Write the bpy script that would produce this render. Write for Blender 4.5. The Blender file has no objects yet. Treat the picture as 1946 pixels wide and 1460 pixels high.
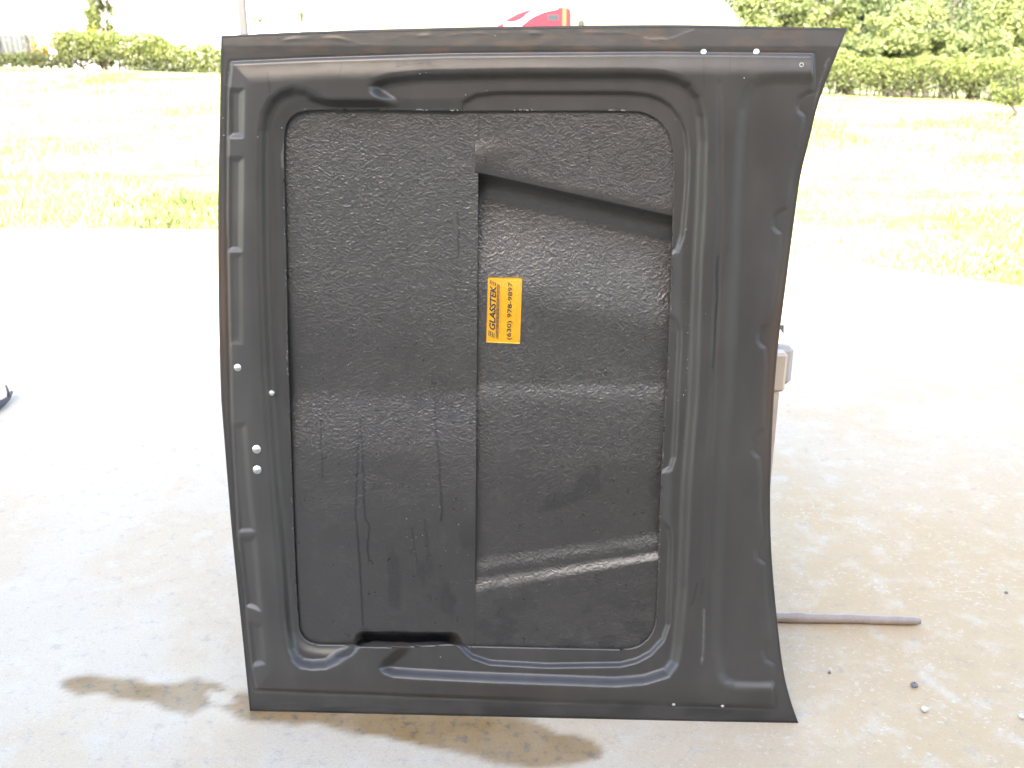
import bpy, math, random
import numpy as np
from mathutils import Vector

# ------------------------------------------------------------------ camera, sky, sun, exposure
SC = bpy.context.scene
W_, H_, F_ = 1946.0, 1460.0, 1900.0            # photograph frame and focal length in its pixels
CAM_Z, PITCH = 1.55, math.radians(20.5)
cam_d = bpy.data.cameras.new('camera')
cam_d.sensor_width = 36.0
cam_d.lens = F_ / W_ * 36.0
cam_d.clip_end = 6000.0
cam_d.clip_start = 0.02
cam_d.dof.use_dof = True
cam_d.dof.focus_distance = 2.25
cam_d.dof.aperture_fstop = 5.6
cam = bpy.data.objects.new('camera', cam_d)
SC.collection.objects.link(cam)
cam.location = (0, 0, CAM_Z)
cam.rotation_euler = (math.pi / 2 - PITCH, 0, 0)
SC.camera = cam

SUN_EL, SUN_AZ = math.radians(31), math.radians(196)      # sun behind the camera, a little to its left
world = bpy.data.worlds.new('World')
SC.world = world
world.use_nodes = True
wn = world.node_tree
sky = wn.nodes.new('ShaderNodeTexSky')
sky.sky_type = 'NISHITA'
sky.sun_disc = False
sky.sun_elevation = SUN_EL
sky.sun_rotation = SUN_AZ
sky.air_density, sky.dust_density, sky.ozone_density = 1.0, 2.0, 1.0
bg = wn.nodes['Background']
bg.inputs['Strength'].default_value = 0.15
wn.links.new(sky.outputs[0], bg.inputs['Color'])

sun_d = bpy.data.lights.new('sun', 'SUN')
sun_d.energy = 2.6
sun_d.angle = math.radians(0.53)
sun_d.color = (1.0, 0.95, 0.86)
sun = bpy.data.objects.new('sun', sun_d)
SC.collection.objects.link(sun)
sd_ = Vector((math.sin(SUN_AZ) * math.cos(SUN_EL), math.cos(SUN_AZ) * math.cos(SUN_EL), math.sin(SUN_EL)))
sun.rotation_euler = sd_.to_track_quat('Z', 'Y').to_euler()

SC.view_settings.view_transform = 'Standard'
SC.view_settings.look = 'None'
SC.view_settings.gamma = 1.0
SC.view_settings.exposure = 3.12
SC.view_settings.use_white_balance = True          # the camera balanced for the shade
SC.view_settings.white_balance_temperature = 7250
SC.view_settings.white_balance_tint = 10
SC.render.film_transparent = False
SC.cycles.max_bounces = 8
SC.cycles.use_denoising = True

rng = np.random.default_rng(7)
random.seed(7)
COL = SC.collection

# ------------------------------------------------------------------ helpers
def ray(px, py):
    px = np.asarray(px, float); py = np.asarray(py, float)
    dx = (px - W_ / 2) / F_; dy = -(py - H_ / 2) / F_
    c, s = math.cos(PITCH), math.sin(PITCH)
    return np.stack([dx, c + dy * s, -s + dy * c], -1)

CAMP = np.array([0.0, 0.0, CAM_Z])

def on_ground(px, py, z=0.0):
    d = ray(px, py)
    k = (z - CAM_Z) / d[..., 2]
    return CAMP + d * k[..., None]

def at(px, py, Y):
    d = ray(px, py)
    return CAMP + d * (Y / d[..., 1])[..., None]

def project(P):
    q = P - CAMP
    c, s = math.cos(PITCH), math.sin(PITCH)
    zc = q[..., 1] * c - q[..., 2] * s
    yc = q[..., 1] * s + q[..., 2] * c
    return W_ / 2 + F_ * q[..., 0] / zc, H_ / 2 - F_ * yc / zc

def smooth(x):
    x = np.clip(x, 0, 1)
    return x * x * (3 - 2 * x)

def seg_dist(X, Y, poly, closed=True):
    """unsigned distance to a polyline and inside test"""
    poly = np.asarray(poly, float)
    n = len(poly)
    d2 = np.full(X.shape, 1e18)
    ins = np.zeros(X.shape, bool)
    for i in range(n if closed else n - 1):
        x0, y0 = poly[i]; x1, y1 = poly[(i + 1) % n]
        ex, ey = x1 - x0, y1 - y0
        L = ex * ex + ey * ey + 1e-12
        t = np.clip(((X - x0) * ex + (Y - y0) * ey) / L, 0, 1)
        d2 = np.minimum(d2, (X - x0 - t * ex) ** 2 + (Y - y0 - t * ey) ** 2)
        if closed:
            cond = (y0 > Y) != (y1 > Y)
            ins ^= cond & (X < x0 + (Y - y0) * ex / (ey if abs(ey) > 1e-9 else 1e-9))
    return np.sqrt(d2), ins

def sdf(X, Y, poly):
    d, ins = seg_dist(X, Y, poly)
    return np.where(ins, -d, d)

def catmull(pts, per=6, closed=False):
    pts = np.asarray(pts, float)
    n = len(pts); out = []
    for i in range(n if closed else n - 1):
        if closed:
            p0, p1, p2, p3 = pts[(i - 1) % n], pts[i], pts[(i + 1) % n], pts[(i + 2) % n]
        else:
            p0, p1, p2, p3 = pts[max(i - 1, 0)], pts[i], pts[i + 1], pts[min(i + 2, n - 1)]
        for k in range(per):
            t = k / per
            out.append(0.5 * (2 * p1 + (p2 - p0) * t + (2 * p0 - 5 * p1 + 4 * p2 - p3) * t * t + (3 * p1 - p0 - 3 * p2 + p3) * t ** 3))
    if not closed:
        out.append(pts[-1])
    return np.array(out)

def vnoise(x, y, seed=0):
    x0 = np.floor(x).astype(np.int64); y0 = np.floor(y).astype(np.int64)
    fx = x - x0; fy = y - y0
    fx = fx * fx * (3 - 2 * fx); fy = fy * fy * (3 - 2 * fy)
    def h(a, b):
        v = (a * 374761393 + b * 668265263 + seed * 982451653) & 0x7fffffff
        v = ((v ^ (v >> 13)) * 1274126177) & 0x7fffffff
        v = v ^ (v >> 16)
        return (v & 0xffff) / 65535.0
    return (h(x0, y0) * (1 - fx) + h(x0 + 1, y0) * fx) * (1 - fy) + (h(x0, y0 + 1) * (1 - fx) + h(x0 + 1, y0 + 1) * fx) * fy

def fbm(x, y, seed=0, o=4):
    v = 0; a = 0.5; t = 0
    for i in range(o):
        v = v + a * vnoise(x * 2 ** i, y * 2 ** i, seed + i); t += a; a *= 0.5
    return v / t

def empty(name, loc):
    o = bpy.data.objects.new(name, None)
    o.location = loc; o.empty_display_size = 0.1
    COL.objects.link(o)
    return o

def tag(o, label, cat, group=None):
    o['label'] = label; o['category'] = cat
    if group: o['group'] = group
    return o

def mesh_obj(name, verts, faces, mat, parent=None, smooth_=False, attrs=None):
    """verts in world coordinates; with a parent they are stored relative to the top thing"""
    verts = np.asarray(verts, float).reshape(-1, 3)
    if parent is not None:
        off = np.array(world_loc(parent))
        verts = verts - off
    me = bpy.data.meshes.new(name)
    me.from_pydata(verts.tolist() if not isinstance(verts, list) else verts, [], faces if isinstance(faces, list) else faces.tolist())
    me.update()
    if smooth_:
        me.polygons.foreach_set('use_smooth', np.ones(len(me.polygons), bool))
    if attrs:
        for k, v in attrs.items():
            a = me.attributes.new(k, 'FLOAT', 'POINT')
            a.data.foreach_set('value', np.asarray(v, np.float32).ravel())
    if mat is not None:
        me.materials.append(mat)
    o = bpy.data.objects.new(name, me)
    COL.objects.link(o)
    if parent is not None:
        o.parent = parent
    return o

def world_loc(o):
    v = Vector((0, 0, 0))
    while o is not None:
        v = v + o.location; o = o.parent
    return v

class MB:
    """collects simple solids in world coordinates"""
    def __init__(s): s.v = []; s.f = []
    def add(s, v, f):
        b = len(s.v); s.v += [tuple(map(float, p)) for p in v]; s.f += [tuple(i + b for i in q) for q in f]
    def box(s, lo, hi, bev=0.0):
        x0, y0, z0 = lo; x1, y1, z1 = hi
        b = min(bev, (x1 - x0) * .45, (y1 - y0) * .45, (z1 - z0) * .45)
        if b <= 0:
            s.add([(x0, y0, z0), (x1, y0, z0), (x1, y1, z0), (x0, y1, z0), (x0, y0, z1), (x1, y0, z1), (x1, y1, z1), (x0, y1, z1)],
                  [(0, 3, 2, 1), (4, 5, 6, 7), (0, 1, 5, 4), (1, 2, 6, 5), (2, 3, 7, 6), (3, 0, 4, 7)])
            return
        v = []; idx = {}
        for ix, X in enumerate((x0, x1)):
            for iy, Y in enumerate((y0, y1)):
                for iz, Z in enumerate((z0, z1)):
                    sx, sy, sz = (1 if ix == 0 else -1), (1 if iy == 0 else -1), (1 if iz == 0 else -1)
                    for k, p in enumerate(((X, Y + sy * b, Z + sz * b), (X + sx * b, Y, Z + sz * b), (X + sx * b, Y + sy * b, Z))):
                        idx[(ix, iy, iz, k)] = len(v); v.append(p)
        f = []
        I = lambda a, b_, c, k: idx[(a, b_, c, k)]
        for a in (0, 1):
            q = [I(a, 0, 0, 0), I(a, 1, 0, 0), I(a, 1, 1, 0), I(a, 0, 1, 0)]; f.append(tuple(q if a else q[::-1]))
            q = [I(0, a, 0, 1), I(1, a, 0, 1), I(1, a, 1, 1), I(0, a, 1, 1)]; f.append(tuple(q[::-1] if a else q))
            q = [I(0, 0, a, 2), I(1, 0, a, 2), I(1, 1, a, 2), I(0, 1, a, 2)]; f.append(tuple(q if a else q[::-1]))
        for a in (0, 1):
            for c in (0, 1):
                f.append((I(a, c, 0, 0), I(a, c, 1, 0), I(a, c, 1, 1), I(a, c, 0, 1)))
                f.append((I(a, 0, c, 0), I(a, 1, c, 0), I(a, 1, c, 2), I(a, 0, c, 2)))
                f.append((I(0, a, c, 1), I(1, a, c, 1), I(1, a, c, 2), I(0, a, c, 2)))
        for a in (0, 1):
            for b_ in (0, 1):
                for c in (0, 1):
                    f.append((I(a, b_, c, 0), I(a, b_, c, 1), I(a, b_, c, 2)))
        s.add(v, f)
    def tube(s, pts, rad, n=8, cap=True):
        pts = [Vector(p) for p in pts]
        rad = rad if hasattr(rad, '__len__') else [rad] * len(pts)
        rings = []
        up = None
        for i, p in enumerate(pts):
            d = (pts[min(i + 1, len(pts) - 1)] - pts[max(i - 1, 0)]).normalized()
            if up is None:
                up = Vector((0, 0, 1)) if abs(d.z) < 0.9 else Vector((1, 0, 0))
            a = d.cross(up).normalized(); b = a.cross(d).normalized(); up = b
            rings.append([p + (a * math.cos(2 * math.pi * k / n) + b * math.sin(2 * math.pi * k / n)) * rad[i] for k in range(n)])
        v = [q for r in rings for q in r]; f = []
        for i in range(len(pts) - 1):
            for k in range(n):
                f.append((i * n + k, i * n + (k + 1) % n, (i + 1) * n + (k + 1) % n, (i + 1) * n + k))
        if cap:
            f.append(tuple(range(n))[::-1]); f.append(tuple((len(pts) - 1) * n + k for k in range(n)))
        s.add(v, f)
    def prism(s, prof, axis_a, axis_b, axis_d, origin, depth):
        """extrude a 2-D profile"""
        a, b, d, o = map(lambda q: np.array(q, float), (axis_a, axis_b, axis_d, origin))
        n = len(prof)
        v = [o + a * p[0] + b * p[1] for p in prof] + [o + a * p[0] + b * p[1] + d * depth for p in prof]
        f = [tuple(range(n)), tuple(range(2 * n - 1, n - 1, -1))] + [((i + 1) % n, i, n + i, n + (i + 1) % n) for i in range(n)]
        s.add(v, f)
    def build(s, name, mat, parent=None, smooth_=False):
        return mesh_obj(name, s.v, s.f, mat, parent, smooth_)

# ------------------------------------------------------------------ materials
def new_mat(name):
    m = bpy.data.materials.new(name); m.use_nodes = True
    nt = m.node_tree
    return m, nt, nt.nodes['Principled BSDF']

def node(nt, t, **kw):
    n = nt.nodes.new(t)
    for k, v in kw.items():
        if k.startswith('_'):
            setattr(n, k[1:], v)
        else:
            n.inputs[k].default_value = v
    return n

def mixc(nt, fac, a, b, mode='MIX'):
    n = nt.nodes.new('ShaderNodeMix'); n.data_type = 'RGBA'; n.blend_type = mode
    for sock, v in ((n.inputs[0], fac), (n.inputs[6], a), (n.inputs[7], b)):
        if isinstance(v, (int, float)): sock.default_value = v
        elif isinstance(v, tuple): sock.default_value = (*v, 1)
        else: nt.links.new(v, sock)
    return n.outputs[2]

def math_(nt, op, a, b=None, c=None, clamp=False):
    n = nt.nodes.new('ShaderNodeMath'); n.operation = op; n.use_clamp = clamp
    for i, v in enumerate((a, b, c)):
        if v is None: continue
        if isinstance(v, (int, float)): n.inputs[i].default_value = v
        else: nt.links.new(v, n.inputs[i])
    return n.outputs[0]

def ramp(nt, fac, stops):
    n = nt.nodes.new('ShaderNodeValToRGB')
    while len(n.color_ramp.elements) < len(stops): n.color_ramp.elements.new(0.5)
    for e, (p, c) in zip(n.color_ramp.elements, stops):
        e.position = p; e.color = (c, c, c, 1) if isinstance(c, (int, float)) else (*c, 1)
    nt.links.new(fac, n.inputs[0])
    return n.outputs[0]

def attr(nt, name):
    n = nt.nodes.new('ShaderNodeAttribute'); n.attribute_name = name
    return n.outputs['Fac']

def coords(nt, scale=(1, 1, 1), rot=(0, 0, 0)):
    tc = nt.nodes.new('ShaderNodeTexCoord')
    mp = nt.nodes.new('ShaderNodeMapping')
    mp.inputs['Scale'].default_value = scale; mp.inputs['Rotation'].default_value = rot
    nt.links.new(tc.outputs['Object'], mp.inputs[0])
    return mp.outputs[0]

def noise(nt, vec, scale, detail=4, rough=0.55, dist=0.0):
    n = node(nt, 'ShaderNodeTexNoise', Scale=scale, Detail=detail, Roughness=rough, Distortion=dist)
    nt.links.new(vec, n.inputs['Vector'])
    return n.outputs['Fac']

def bump(nt, bs, h, dist, strength=1.0, chain=None):
    b = node(nt, 'ShaderNodeBump', Strength=strength, Distance=dist)
    nt.links.new(h, b.inputs['Height'])
    if chain is not None: nt.links.new(chain, b.inputs['Normal'])
    if bs is not None: nt.links.new(b.outputs[0], bs.inputs['Normal'])
    return b.outputs[0]

def simple(name, col, rough=0.6, var=0.15, scale=6.0, metal=0.0, bmp=0.0, bscale=60.0):
    m, nt, bs = new_mat(name)
    v = coords(nt)
    n = noise(nt, v, scale, 5)
    lo = tuple(c * (1 - var) for c in col); hi = tuple(min(1, c * (1 + var)) for c in col)
    nt.links.new(mixc(nt, n, lo, hi), bs.inputs['Base Color'])
    bs.inputs['Roughness'].default_value = rough
    bs.inputs['Metallic'].default_value = metal
    if bmp:
        bump(nt, bs, noise(nt, v, bscale, 4), bmp)
    return m

def mat_paint():
    """satin black primer on the moulded inner frame, dusty and water marked"""
    m, nt, bs = new_mat('black_primer')
    v = coords(nt)
    n1 = noise(nt, v, 3.5, 5, 0.6); n2 = noise(nt, v, 55, 4, 0.6); n3 = noise(nt, coords(nt, (9, 9, 2.5)), 2.2, 5)
    base = mixc(nt, n1, (0.0285, 0.0252, 0.0225), (0.044, 0.0390, 0.0348))
    dust = math_(nt, 'MULTIPLY', ramp(nt, n3, [(0.45, 0.0), (0.85, 1.0)]), 0.26)
    base = mixc(nt, dust, base, (0.085, 0.076, 0.066))
    base = mixc(nt, attr(nt, 'brown_tint'), base, (0.115, 0.062, 0.03))  # brown along the side edges stands for light reflected off the ground
    base = mixc(nt, attr(nt, 'wet'), base, (0.010, 0.010, 0.010))
    base = mixc(nt, attr(nt, 'chalk'), base, (0.20, 0.19, 0.18))
    nt.links.new(base, bs.inputs['Base Color'])
    r = ramp(nt, n1, [(0.3, 0.33), (0.7, 0.46)])
    r2 = math_(nt, 'ADD', r, math_(nt, 'MULTIPLY', math_(nt, 'SUBTRACT', n2, 0.5), 0.16))
    nt.links.new(r2, bs.inputs['Roughness'])
    bs.inputs['IOR'].default_value = 1.52
    bs.inputs['Coat Weight'].default_value = 0.25; bs.inputs['Coat Roughness'].default_value = 0.30
    b1 = bump(nt, None, noise(nt, v, 9, 3), 0.0015, 0.5)
    bump(nt, bs, noise(nt, v, 420, 3), 0.00012, 0.7, b1)
    return m

def mat_fibreglass():
    """black resin over chopped-strand mat: the strands stand out in relief"""
    m, nt, bs = new_mat('black_fibreglass')
    v = coords(nt)
    tex = attr(nt, 'tex'); wet = attr(nt, 'wet')
    n1 = noise(nt, v, 4, 5, 0.6); n2 = noise(nt, v, 30, 4)
    base = mixc(nt, n1, (0.0255, 0.0226, 0.0203), (0.040, 0.0356, 0.0320))
    base = mixc(nt, math_(nt, 'MULTIPLY', ramp(nt, n2, [(0.55, 0.0), (0.8, 1.0)]), 0.25), base, (0.075, 0.067, 0.059))
    base = mixc(nt, wet, base, (0.008, 0.008, 0.008))  # water runs, and the painted shade of the bottom slit
    nt.links.new(base, bs.inputs['Base Color'])
    # strands: three stretched ridged noises at different directions
    hs = None
    for rot, sc, wgt in ((0.55, 1.0, 1.0), (-0.35, 0.8, 0.7), (1.25, 1.1, 0.5)):
        tc = nt.nodes.new('ShaderNodeTexCoord')
        mr = nt.nodes.new('ShaderNodeMapping'); mr.inputs['Rotation'].default_value = (0, rot, 0)
        ms = nt.nodes.new('ShaderNodeMapping'); ms.inputs['Scale'].default_value = (55 * sc, 60, 210 * sc)
        nt.links.new(tc.outputs['Object'], mr.inputs[0]); nt.links.new(mr.outputs[0], ms.inputs[0])
        nn = noise(nt, ms.outputs[0], 1.0, 3, 0.55, 0.35)
        rid = math_(nt, 'SUBTRACT', 1.0, math_(nt, 'MULTIPLY', math_(nt, 'ABSOLUTE', math_(nt, 'SUBTRACT', nn, 0.5)), 5.0), clamp=True)
        rid = math_(nt, 'MULTIPLY', math_(nt, 'POWER', rid, 2.0), wgt)
        hs = rid if hs is None else math_(nt, 'MAXIMUM', hs, rid)
    soft = noise(nt, v, 70, 4, 0.6)
    hh = math_(nt, 'MULTIPLY', math_(nt, 'ADD', hs, math_(nt, 'MULTIPLY', soft, 1.2)), tex)
    bump(nt, bs, hh, 0.0008, 1.0)
    r = math_(nt, 'ADD', 0.22, math_(nt, 'MULTIPLY', n2, 0.16))
    nt.links.new(r, bs.inputs['Roughness'])
    bs.inputs['IOR'].default_value = 1.55
    bs.inputs['Coat Weight'].default_value = 0.4; bs.inputs['Coat Roughness'].default_value = 0.2
    return m

def mat_concrete():
    m, nt, bs = new_mat('concrete')
    v = coords(nt)
    warm = attr(nt, 'warm'); wet = attr(nt, 'wet'); chalk = attr(nt, 'chalk')
    big = noise(nt, v, 1.6, 6, 0.6); mid = noise(nt, v, 11, 5, 0.65); fine = noise(nt, v, 90, 4, 0.6)
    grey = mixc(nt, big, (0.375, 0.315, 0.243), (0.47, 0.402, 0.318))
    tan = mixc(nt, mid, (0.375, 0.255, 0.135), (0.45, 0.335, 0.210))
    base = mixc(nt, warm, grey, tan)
    # worn paste: pale and grey patches
    base = mixc(nt, math_(nt, 'MULTIPLY', ramp(nt, mid, [(0.52, 0.0), (0.66, 1.0)]), 0.26), base, (0.45, 0.435, 0.40))
    base = mixc(nt, math_(nt, 'MULTIPLY', ramp(nt, noise(nt, v, 24, 6, 0.75), [(0.56, 0.0), (0.68, 1.0)]), 0.5), base, (0.215, 0.215, 0.22))
    # aggregate: pale worn patches and a few dark chips
    st2 = coords(nt, (1.0, 1.25, 1.0))
    wn_ = noise(nt, st2, 62, 3, 0.6, 0.6); wn2 = noise(nt, st2, 130, 3, 0.6); dens = noise(nt, v, 5, 4, 0.6)
    stone = ramp(nt, math_(nt, 'ADD', wn_, math_(nt, 'MULTIPLY', math_(nt, 'SUBTRACT', dens, 0.5), 0.35)), [(0.60, 0.0), (0.67, 1.0)])
    dark = ramp(nt, wn2, [(0.655, 0.0), (0.70, 1.0)])
    base = mixc(nt, math_(nt, 'MULTIPLY', stone, math_(nt, 'ADD', 0.10, math_(nt, 'MULTIPLY', warm, 0.24))), base, (0.56, 0.535, 0.48))
    base = mixc(nt, math_(nt, 'MULTIPLY', dark, 0.6), base, (0.15, 0.14, 0.13))
    base = mixc(nt, math_(nt, 'MULTIPLY', ramp(nt, noise(nt, v, 210, 3, 0.7), [(0.45, 0.0), (0.75, 1.0)]), 0.4), base, (0.24, 0.215, 0.18))
    base = mixc(nt, math_(nt, 'MULTIPLY', ramp(nt, fine, [(0.58, 0.0), (0.75, 1.0)]), 0.35), base, (0.22, 0.20, 0.17))
    wcol = mixc(nt, mid, (0.145, 0.082, 0.025), (0.245, 0.150, 0.055))
    wcol = mixc(nt, ramp(nt, noise(nt, v, 42, 5, 0.7), [(0.52, 0.0), (0.62, 0.85)]), wcol, (0.08, 0.062, 0.042))
    base = mixc(nt, wet, base, wcol)
    base = mixc(nt, chalk, base, (0.52, 0.52, 0.51))
    nt.links.new(base, bs.inputs['Base Color'])
    nt.links.new(math_(nt, 'SUBTRACT', 0.88, math_(nt, 'MULTIPLY', wet, 0.28)), bs.inputs['Roughness'])
    b1 = bump(nt, None, mid, 0.004, 0.6)
    bump(nt, bs, math_(nt, 'ADD', fine, math_(nt, 'MULTIPLY', stone, 0.5)), 0.0012, 0.8, b1)
    return m

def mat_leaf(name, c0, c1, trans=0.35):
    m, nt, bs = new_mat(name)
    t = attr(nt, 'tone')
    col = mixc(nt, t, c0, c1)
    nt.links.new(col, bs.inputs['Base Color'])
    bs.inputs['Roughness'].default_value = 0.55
    tr = nt.nodes.new('ShaderNodeBsdfTranslucent')
    nt.links.new(mixc(nt, 0.25, col, (0.16, 0.20, 0.03)), tr.inputs['Color'])
    mx = nt.nodes.new('ShaderNodeMixShader'); mx.inputs[0].default_value = trans
    nt.links.new(bs.outputs[0], mx.inputs[1]); nt.links.new(tr.outputs[0], mx.inputs[2])
    nt.links.new(mx.outputs[0], nt.nodes['Material Output'].inputs['Surface'])
    return m

def mat_lawn():
    m, nt, bs = new_mat('lawn_soil')
    v = coords(nt)
    a = noise(nt, v, 0.35, 6, 0.65); b = noise(nt, v, 3.0, 6, 0.7)
    c = mixc(nt, a, (0.27, 0.26, 0.12), (0.40, 0.38, 0.21))
    c = mixc(nt, ramp(nt, noise(nt, coords(nt, (0.55, 1, 1)), 1.1, 6, 0.72), [(0.44, 0.0), (0.60, 0.9)]), c, (0.14, 0.18, 0.036))
    nt.links.new(c, bs.inputs['Base Color'])
    bs.inputs['Roughness'].default_value = 0.95
    bump(nt, bs, b, 0.03)
    return m

M = {}
M['paint'] = mat_paint()
M['fibre'] = mat_fibreglass()
M['concrete'] = mat_concrete()
M['lawn'] = mat_lawn()
M['skin'] = simple('black_gelcoat', (0.022, 0.022, 0.024), 0.3, 0.2, 8)
M['zinc'] = simple('zinc_plated_steel', (0.62, 0.60, 0.56), 0.34, 0.12, 200, 0.85)
M['hole'] = simple('bare_hole_edge', (0.42, 0.41, 0.40), 0.5, 0.2, 90)
m_, nt_k, bs_k = new_mat('yellow_vinyl')
vk = coords(nt_k)
ck = mixc(nt_k, noise(nt_k, vk, 40, 4), (0.52, 0.24, 0.008), (0.66, 0.33, 0.012))
ck = mixc(nt_k, math_(nt_k, 'MULTIPLY', ramp(nt_k, noise(nt_k, vk, 260, 4, 0.7), [(0.64, 0.0), (0.70, 1.0)]), 0.6), ck, (0.72, 0.62, 0.42))
nt_k.links.new(ck, bs_k.inputs['Base Color']); bs_k.inputs['Roughness'].default_value = 0.36
bump(nt_k, bs_k, noise(nt_k, vk, 230, 3), 0.0012)
M['sticker'] = m_
M['ink'] = simple('black_ink', (0.018, 0.018, 0.03), 0.5, 0.1, 40)
M['ink_grey'] = simple('faded_ink', (0.36, 0.22, 0.05), 0.5, 0.1, 40)
M['pencil'] = simple('grease_pencil', (0.045, 0.045, 0.05), 0.6, 0.1, 40)
M['wood'] = simple('pine_board', (0.52, 0.41, 0.32), 0.7, 0.25, 14, 0, 0.001, 90)
M['wood_grey'] = simple('weathered_board', (0.36, 0.325, 0.30), 0.8, 0.25, 14, 0, 0.001, 90)
M['stick'] = simple('stick_bark', (0.27, 0.215, 0.18), 0.40, 0.35, 22, 0, 0.002, 120)
M['steel'] = simple('grey_steel', (0.20, 0.19, 0.18), 0.5, 0.2, 20, 0.3)
M['stone'] = simple('grey_stone', (0.16, 0.16, 0.165), 0.85, 0.3, 60, 0, 0.003, 90)
M['stone_pale'] = simple('pale_stone', (0.55, 0.53, 0.48), 0.85, 0.2, 60, 0, 0.003, 90)
M['twig'] = simple('dead_twig', (0.06, 0.05, 0.06), 0.9, 0.3, 30)
M['bark'] = simple('tree_bark', (0.055, 0.044, 0.042), 0.9, 0.35, 9, 0, 0.02, 12)
M['wall_white'] = simple('white_cladding', (0.78, 0.79, 0.80), 0.6, 0.04, 2)
M['wall_in'] = simple('workshop_lining', (0.40, 0.39, 0.375), 0.8, 0.1, 2)
M['roof'] = simple('roof_sheet', (0.30, 0.30, 0.31), 0.5, 0.1, 2)
M['grey_post'] = simple('grey_post', (0.036, 0.040, 0.048), 0.6, 0.1, 4)
M['pale_blue'] = simple('pale_blue_sheet', (0.032, 0.043, 0.058), 0.6, 0.1, 3)
M['glass'] = simple('dark_glass', (0.03, 0.04, 0.05), 0.08, 0.1, 3)
M['red'] = simple('red_truck_paint', (0.20, 0.004, 0.020), 0.3, 0.05, 2)
M['white_paint'] = simple('white_truck_paint', (0.80, 0.80, 0.80), 0.3, 0.03, 2)
M['chrome'] = simple('chrome', (0.55, 0.56, 0.58), 0.18, 0.05, 2, 1.0)
M['tyre'] = simple('tyre_rubber', (0.03, 0.03, 0.03), 0.85, 0.1, 12)
M['lamp'] = simple('orange_stripe', (0.42, 0.085, 0.03), 0.3, 0.05, 2)
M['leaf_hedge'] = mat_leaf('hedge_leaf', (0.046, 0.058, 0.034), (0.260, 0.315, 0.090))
M['leaf_yellow'] = mat_leaf('yellow_leaf', (0.16, 0.13, 0.02), (0.40, 0.29, 0.03))
M['leaf_light'] = mat_leaf('light_leaf', (0.110, 0.150, 0.060), (0.320, 0.375, 0.155))
M['leaf_dark'] = mat_leaf('dark_leaf', (0.068, 0.100, 0.050), (0.190, 0.245, 0.110))
M['grass'] = mat_leaf('grass_blade', (0.165, 0.210, 0.050), (0.48, 0.47, 0.25), 0.3)

# ------------------------------------------------------------------ terrain, lawn, concrete
edge_px = [(-900, 435), (0, 435), (410, 436), (1000, 444), (1510, 487), (1946, 545), (2900, 690)]
E = np.array([on_ground(np.array(float(a)), np.array(float(b))) for a, b in edge_px])
def edge_y(x):
    return np.interp(x, E[:, 0], E[:, 1])

def terrain_z(x, y):
    d = y - edge_y(x)
    z = -0.03 - 0.10 * smooth(d / 20.0)
    bank = y - (30.0 - 0.46 * (x + 15.0)) - 2.5        # beyond the hedge the ground falls to a lower lot
    return z - 2.0 * smooth(bank / 7.0)

ys = np.concatenate([np.linspace(-60, 4, 12), np.linspace(4.5, 50, 130), np.geomspace(52, 3000, 26)])
xs = np.concatenate([-np.geomspace(3000, 45, 22), np.linspace(-42, 42, 121), np.geomspace(45, 3000, 22)])
GX, GY = np.meshgrid(xs, ys)
GZ = terrain_z(GX, GY) + 0.04 * (fbm(GX * 0.5, GY * 0.5, 3) - 0.5) * smooth((GY - edge_y(GX)) / 2)
def grid_faces(nr, nc):
    i = np.arange(nr - 1)[:, None] * nc + np.arange(nc - 1)[None]
    return np.stack([i, i + 1, i + nc + 1, i + nc], -1).reshape(-1, 4)
g = mesh_obj('ground', np.stack([GX, GY, GZ], -1), grid_faces(len(ys), len(xs)), M['lawn'], None, True)
g['kind'] = 'structure'; g['label'] = 'sunlit dry yellow green lawn stretching behind the concrete'

# concrete apron: dense where the photograph looks at it
cx = np.concatenate([np.linspace(-14, -2.4, 30), np.linspace(-2.35, 2.35, 330), np.linspace(2.4, 14, 30)])
ct = np.concatenate([np.linspace(-12, 1.1, 20), np.linspace(1.15, 3.6, 210), np.linspace(3.63, 5.2, 60)])
CX, CY = np.meshgrid(cx, ct)
tail = np.linspace(0, 1, 26)[1:]
TX = np.repeat(cx[None], 25, 0)
jag = edge_y(cx) + 0.05 * (fbm(cx * 3, cx * 0, 5) - 0.5)
TY = 5.2 + (jag - 5.2)[None] * tail[:, None]
CX = np.concatenate([CX, TX]); CY = np.concatenate([CY, TY])
CZ = np.zeros_like(CX)
PX, PY = project(np.stack([CX, CY, CZ], -1))
vis = (CY > 1.0)
PX = np.where(vis, PX, -9e3); PY = np.where(vis, PY, 9e3)
wet_poly = [(112, 1296), (135, 1283), (175, 1280), (240, 1291), (285, 1302), (330, 1301), (372, 1288), (418, 1298), (436, 1318), (474, 1314),
            (520, 1335), (900, 1350), (1010, 1372), (1062, 1400), (1092, 1394), (1124, 1400), (1152, 1424), (1140, 1443), (1080, 1455), (1000, 1462), (940, 1452), (905, 1434), (830, 1424),
            (760, 1412), (700, 1397), (640, 1388), (600, 1375), (520, 1378), (474, 1372), (440, 1354), (402, 1347), (360, 1363), (322, 1352), (282, 1331), (232, 1327), (190, 1317), (150, 1320), (120, 1308)]
nz = (fbm(CX * 11, CY * 13, 11, 6) - 0.5)
wsd = sdf(PX, PY, wet_poly) + nz * 26
wet = smooth(0.5 - wsd / 14.0) * (0.64 + 0.6 * (fbm(CX * 9, CY * 9, 31) - 0.2))
hole_sd = sdf(PX, PY, [(395, 1312), (440, 1318), (450, 1335), (420, 1345), (395, 1338)]) + nz * 20
wet = np.clip(wet, 0, 1) * smooth(0.3 + hole_sd / 8)
warm = smooth((CX + 0.15 + 0.9 * (fbm(CX * 1.3, CY * 1.3, 21) - 0.5)) / 1.0) * 0.95
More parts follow.
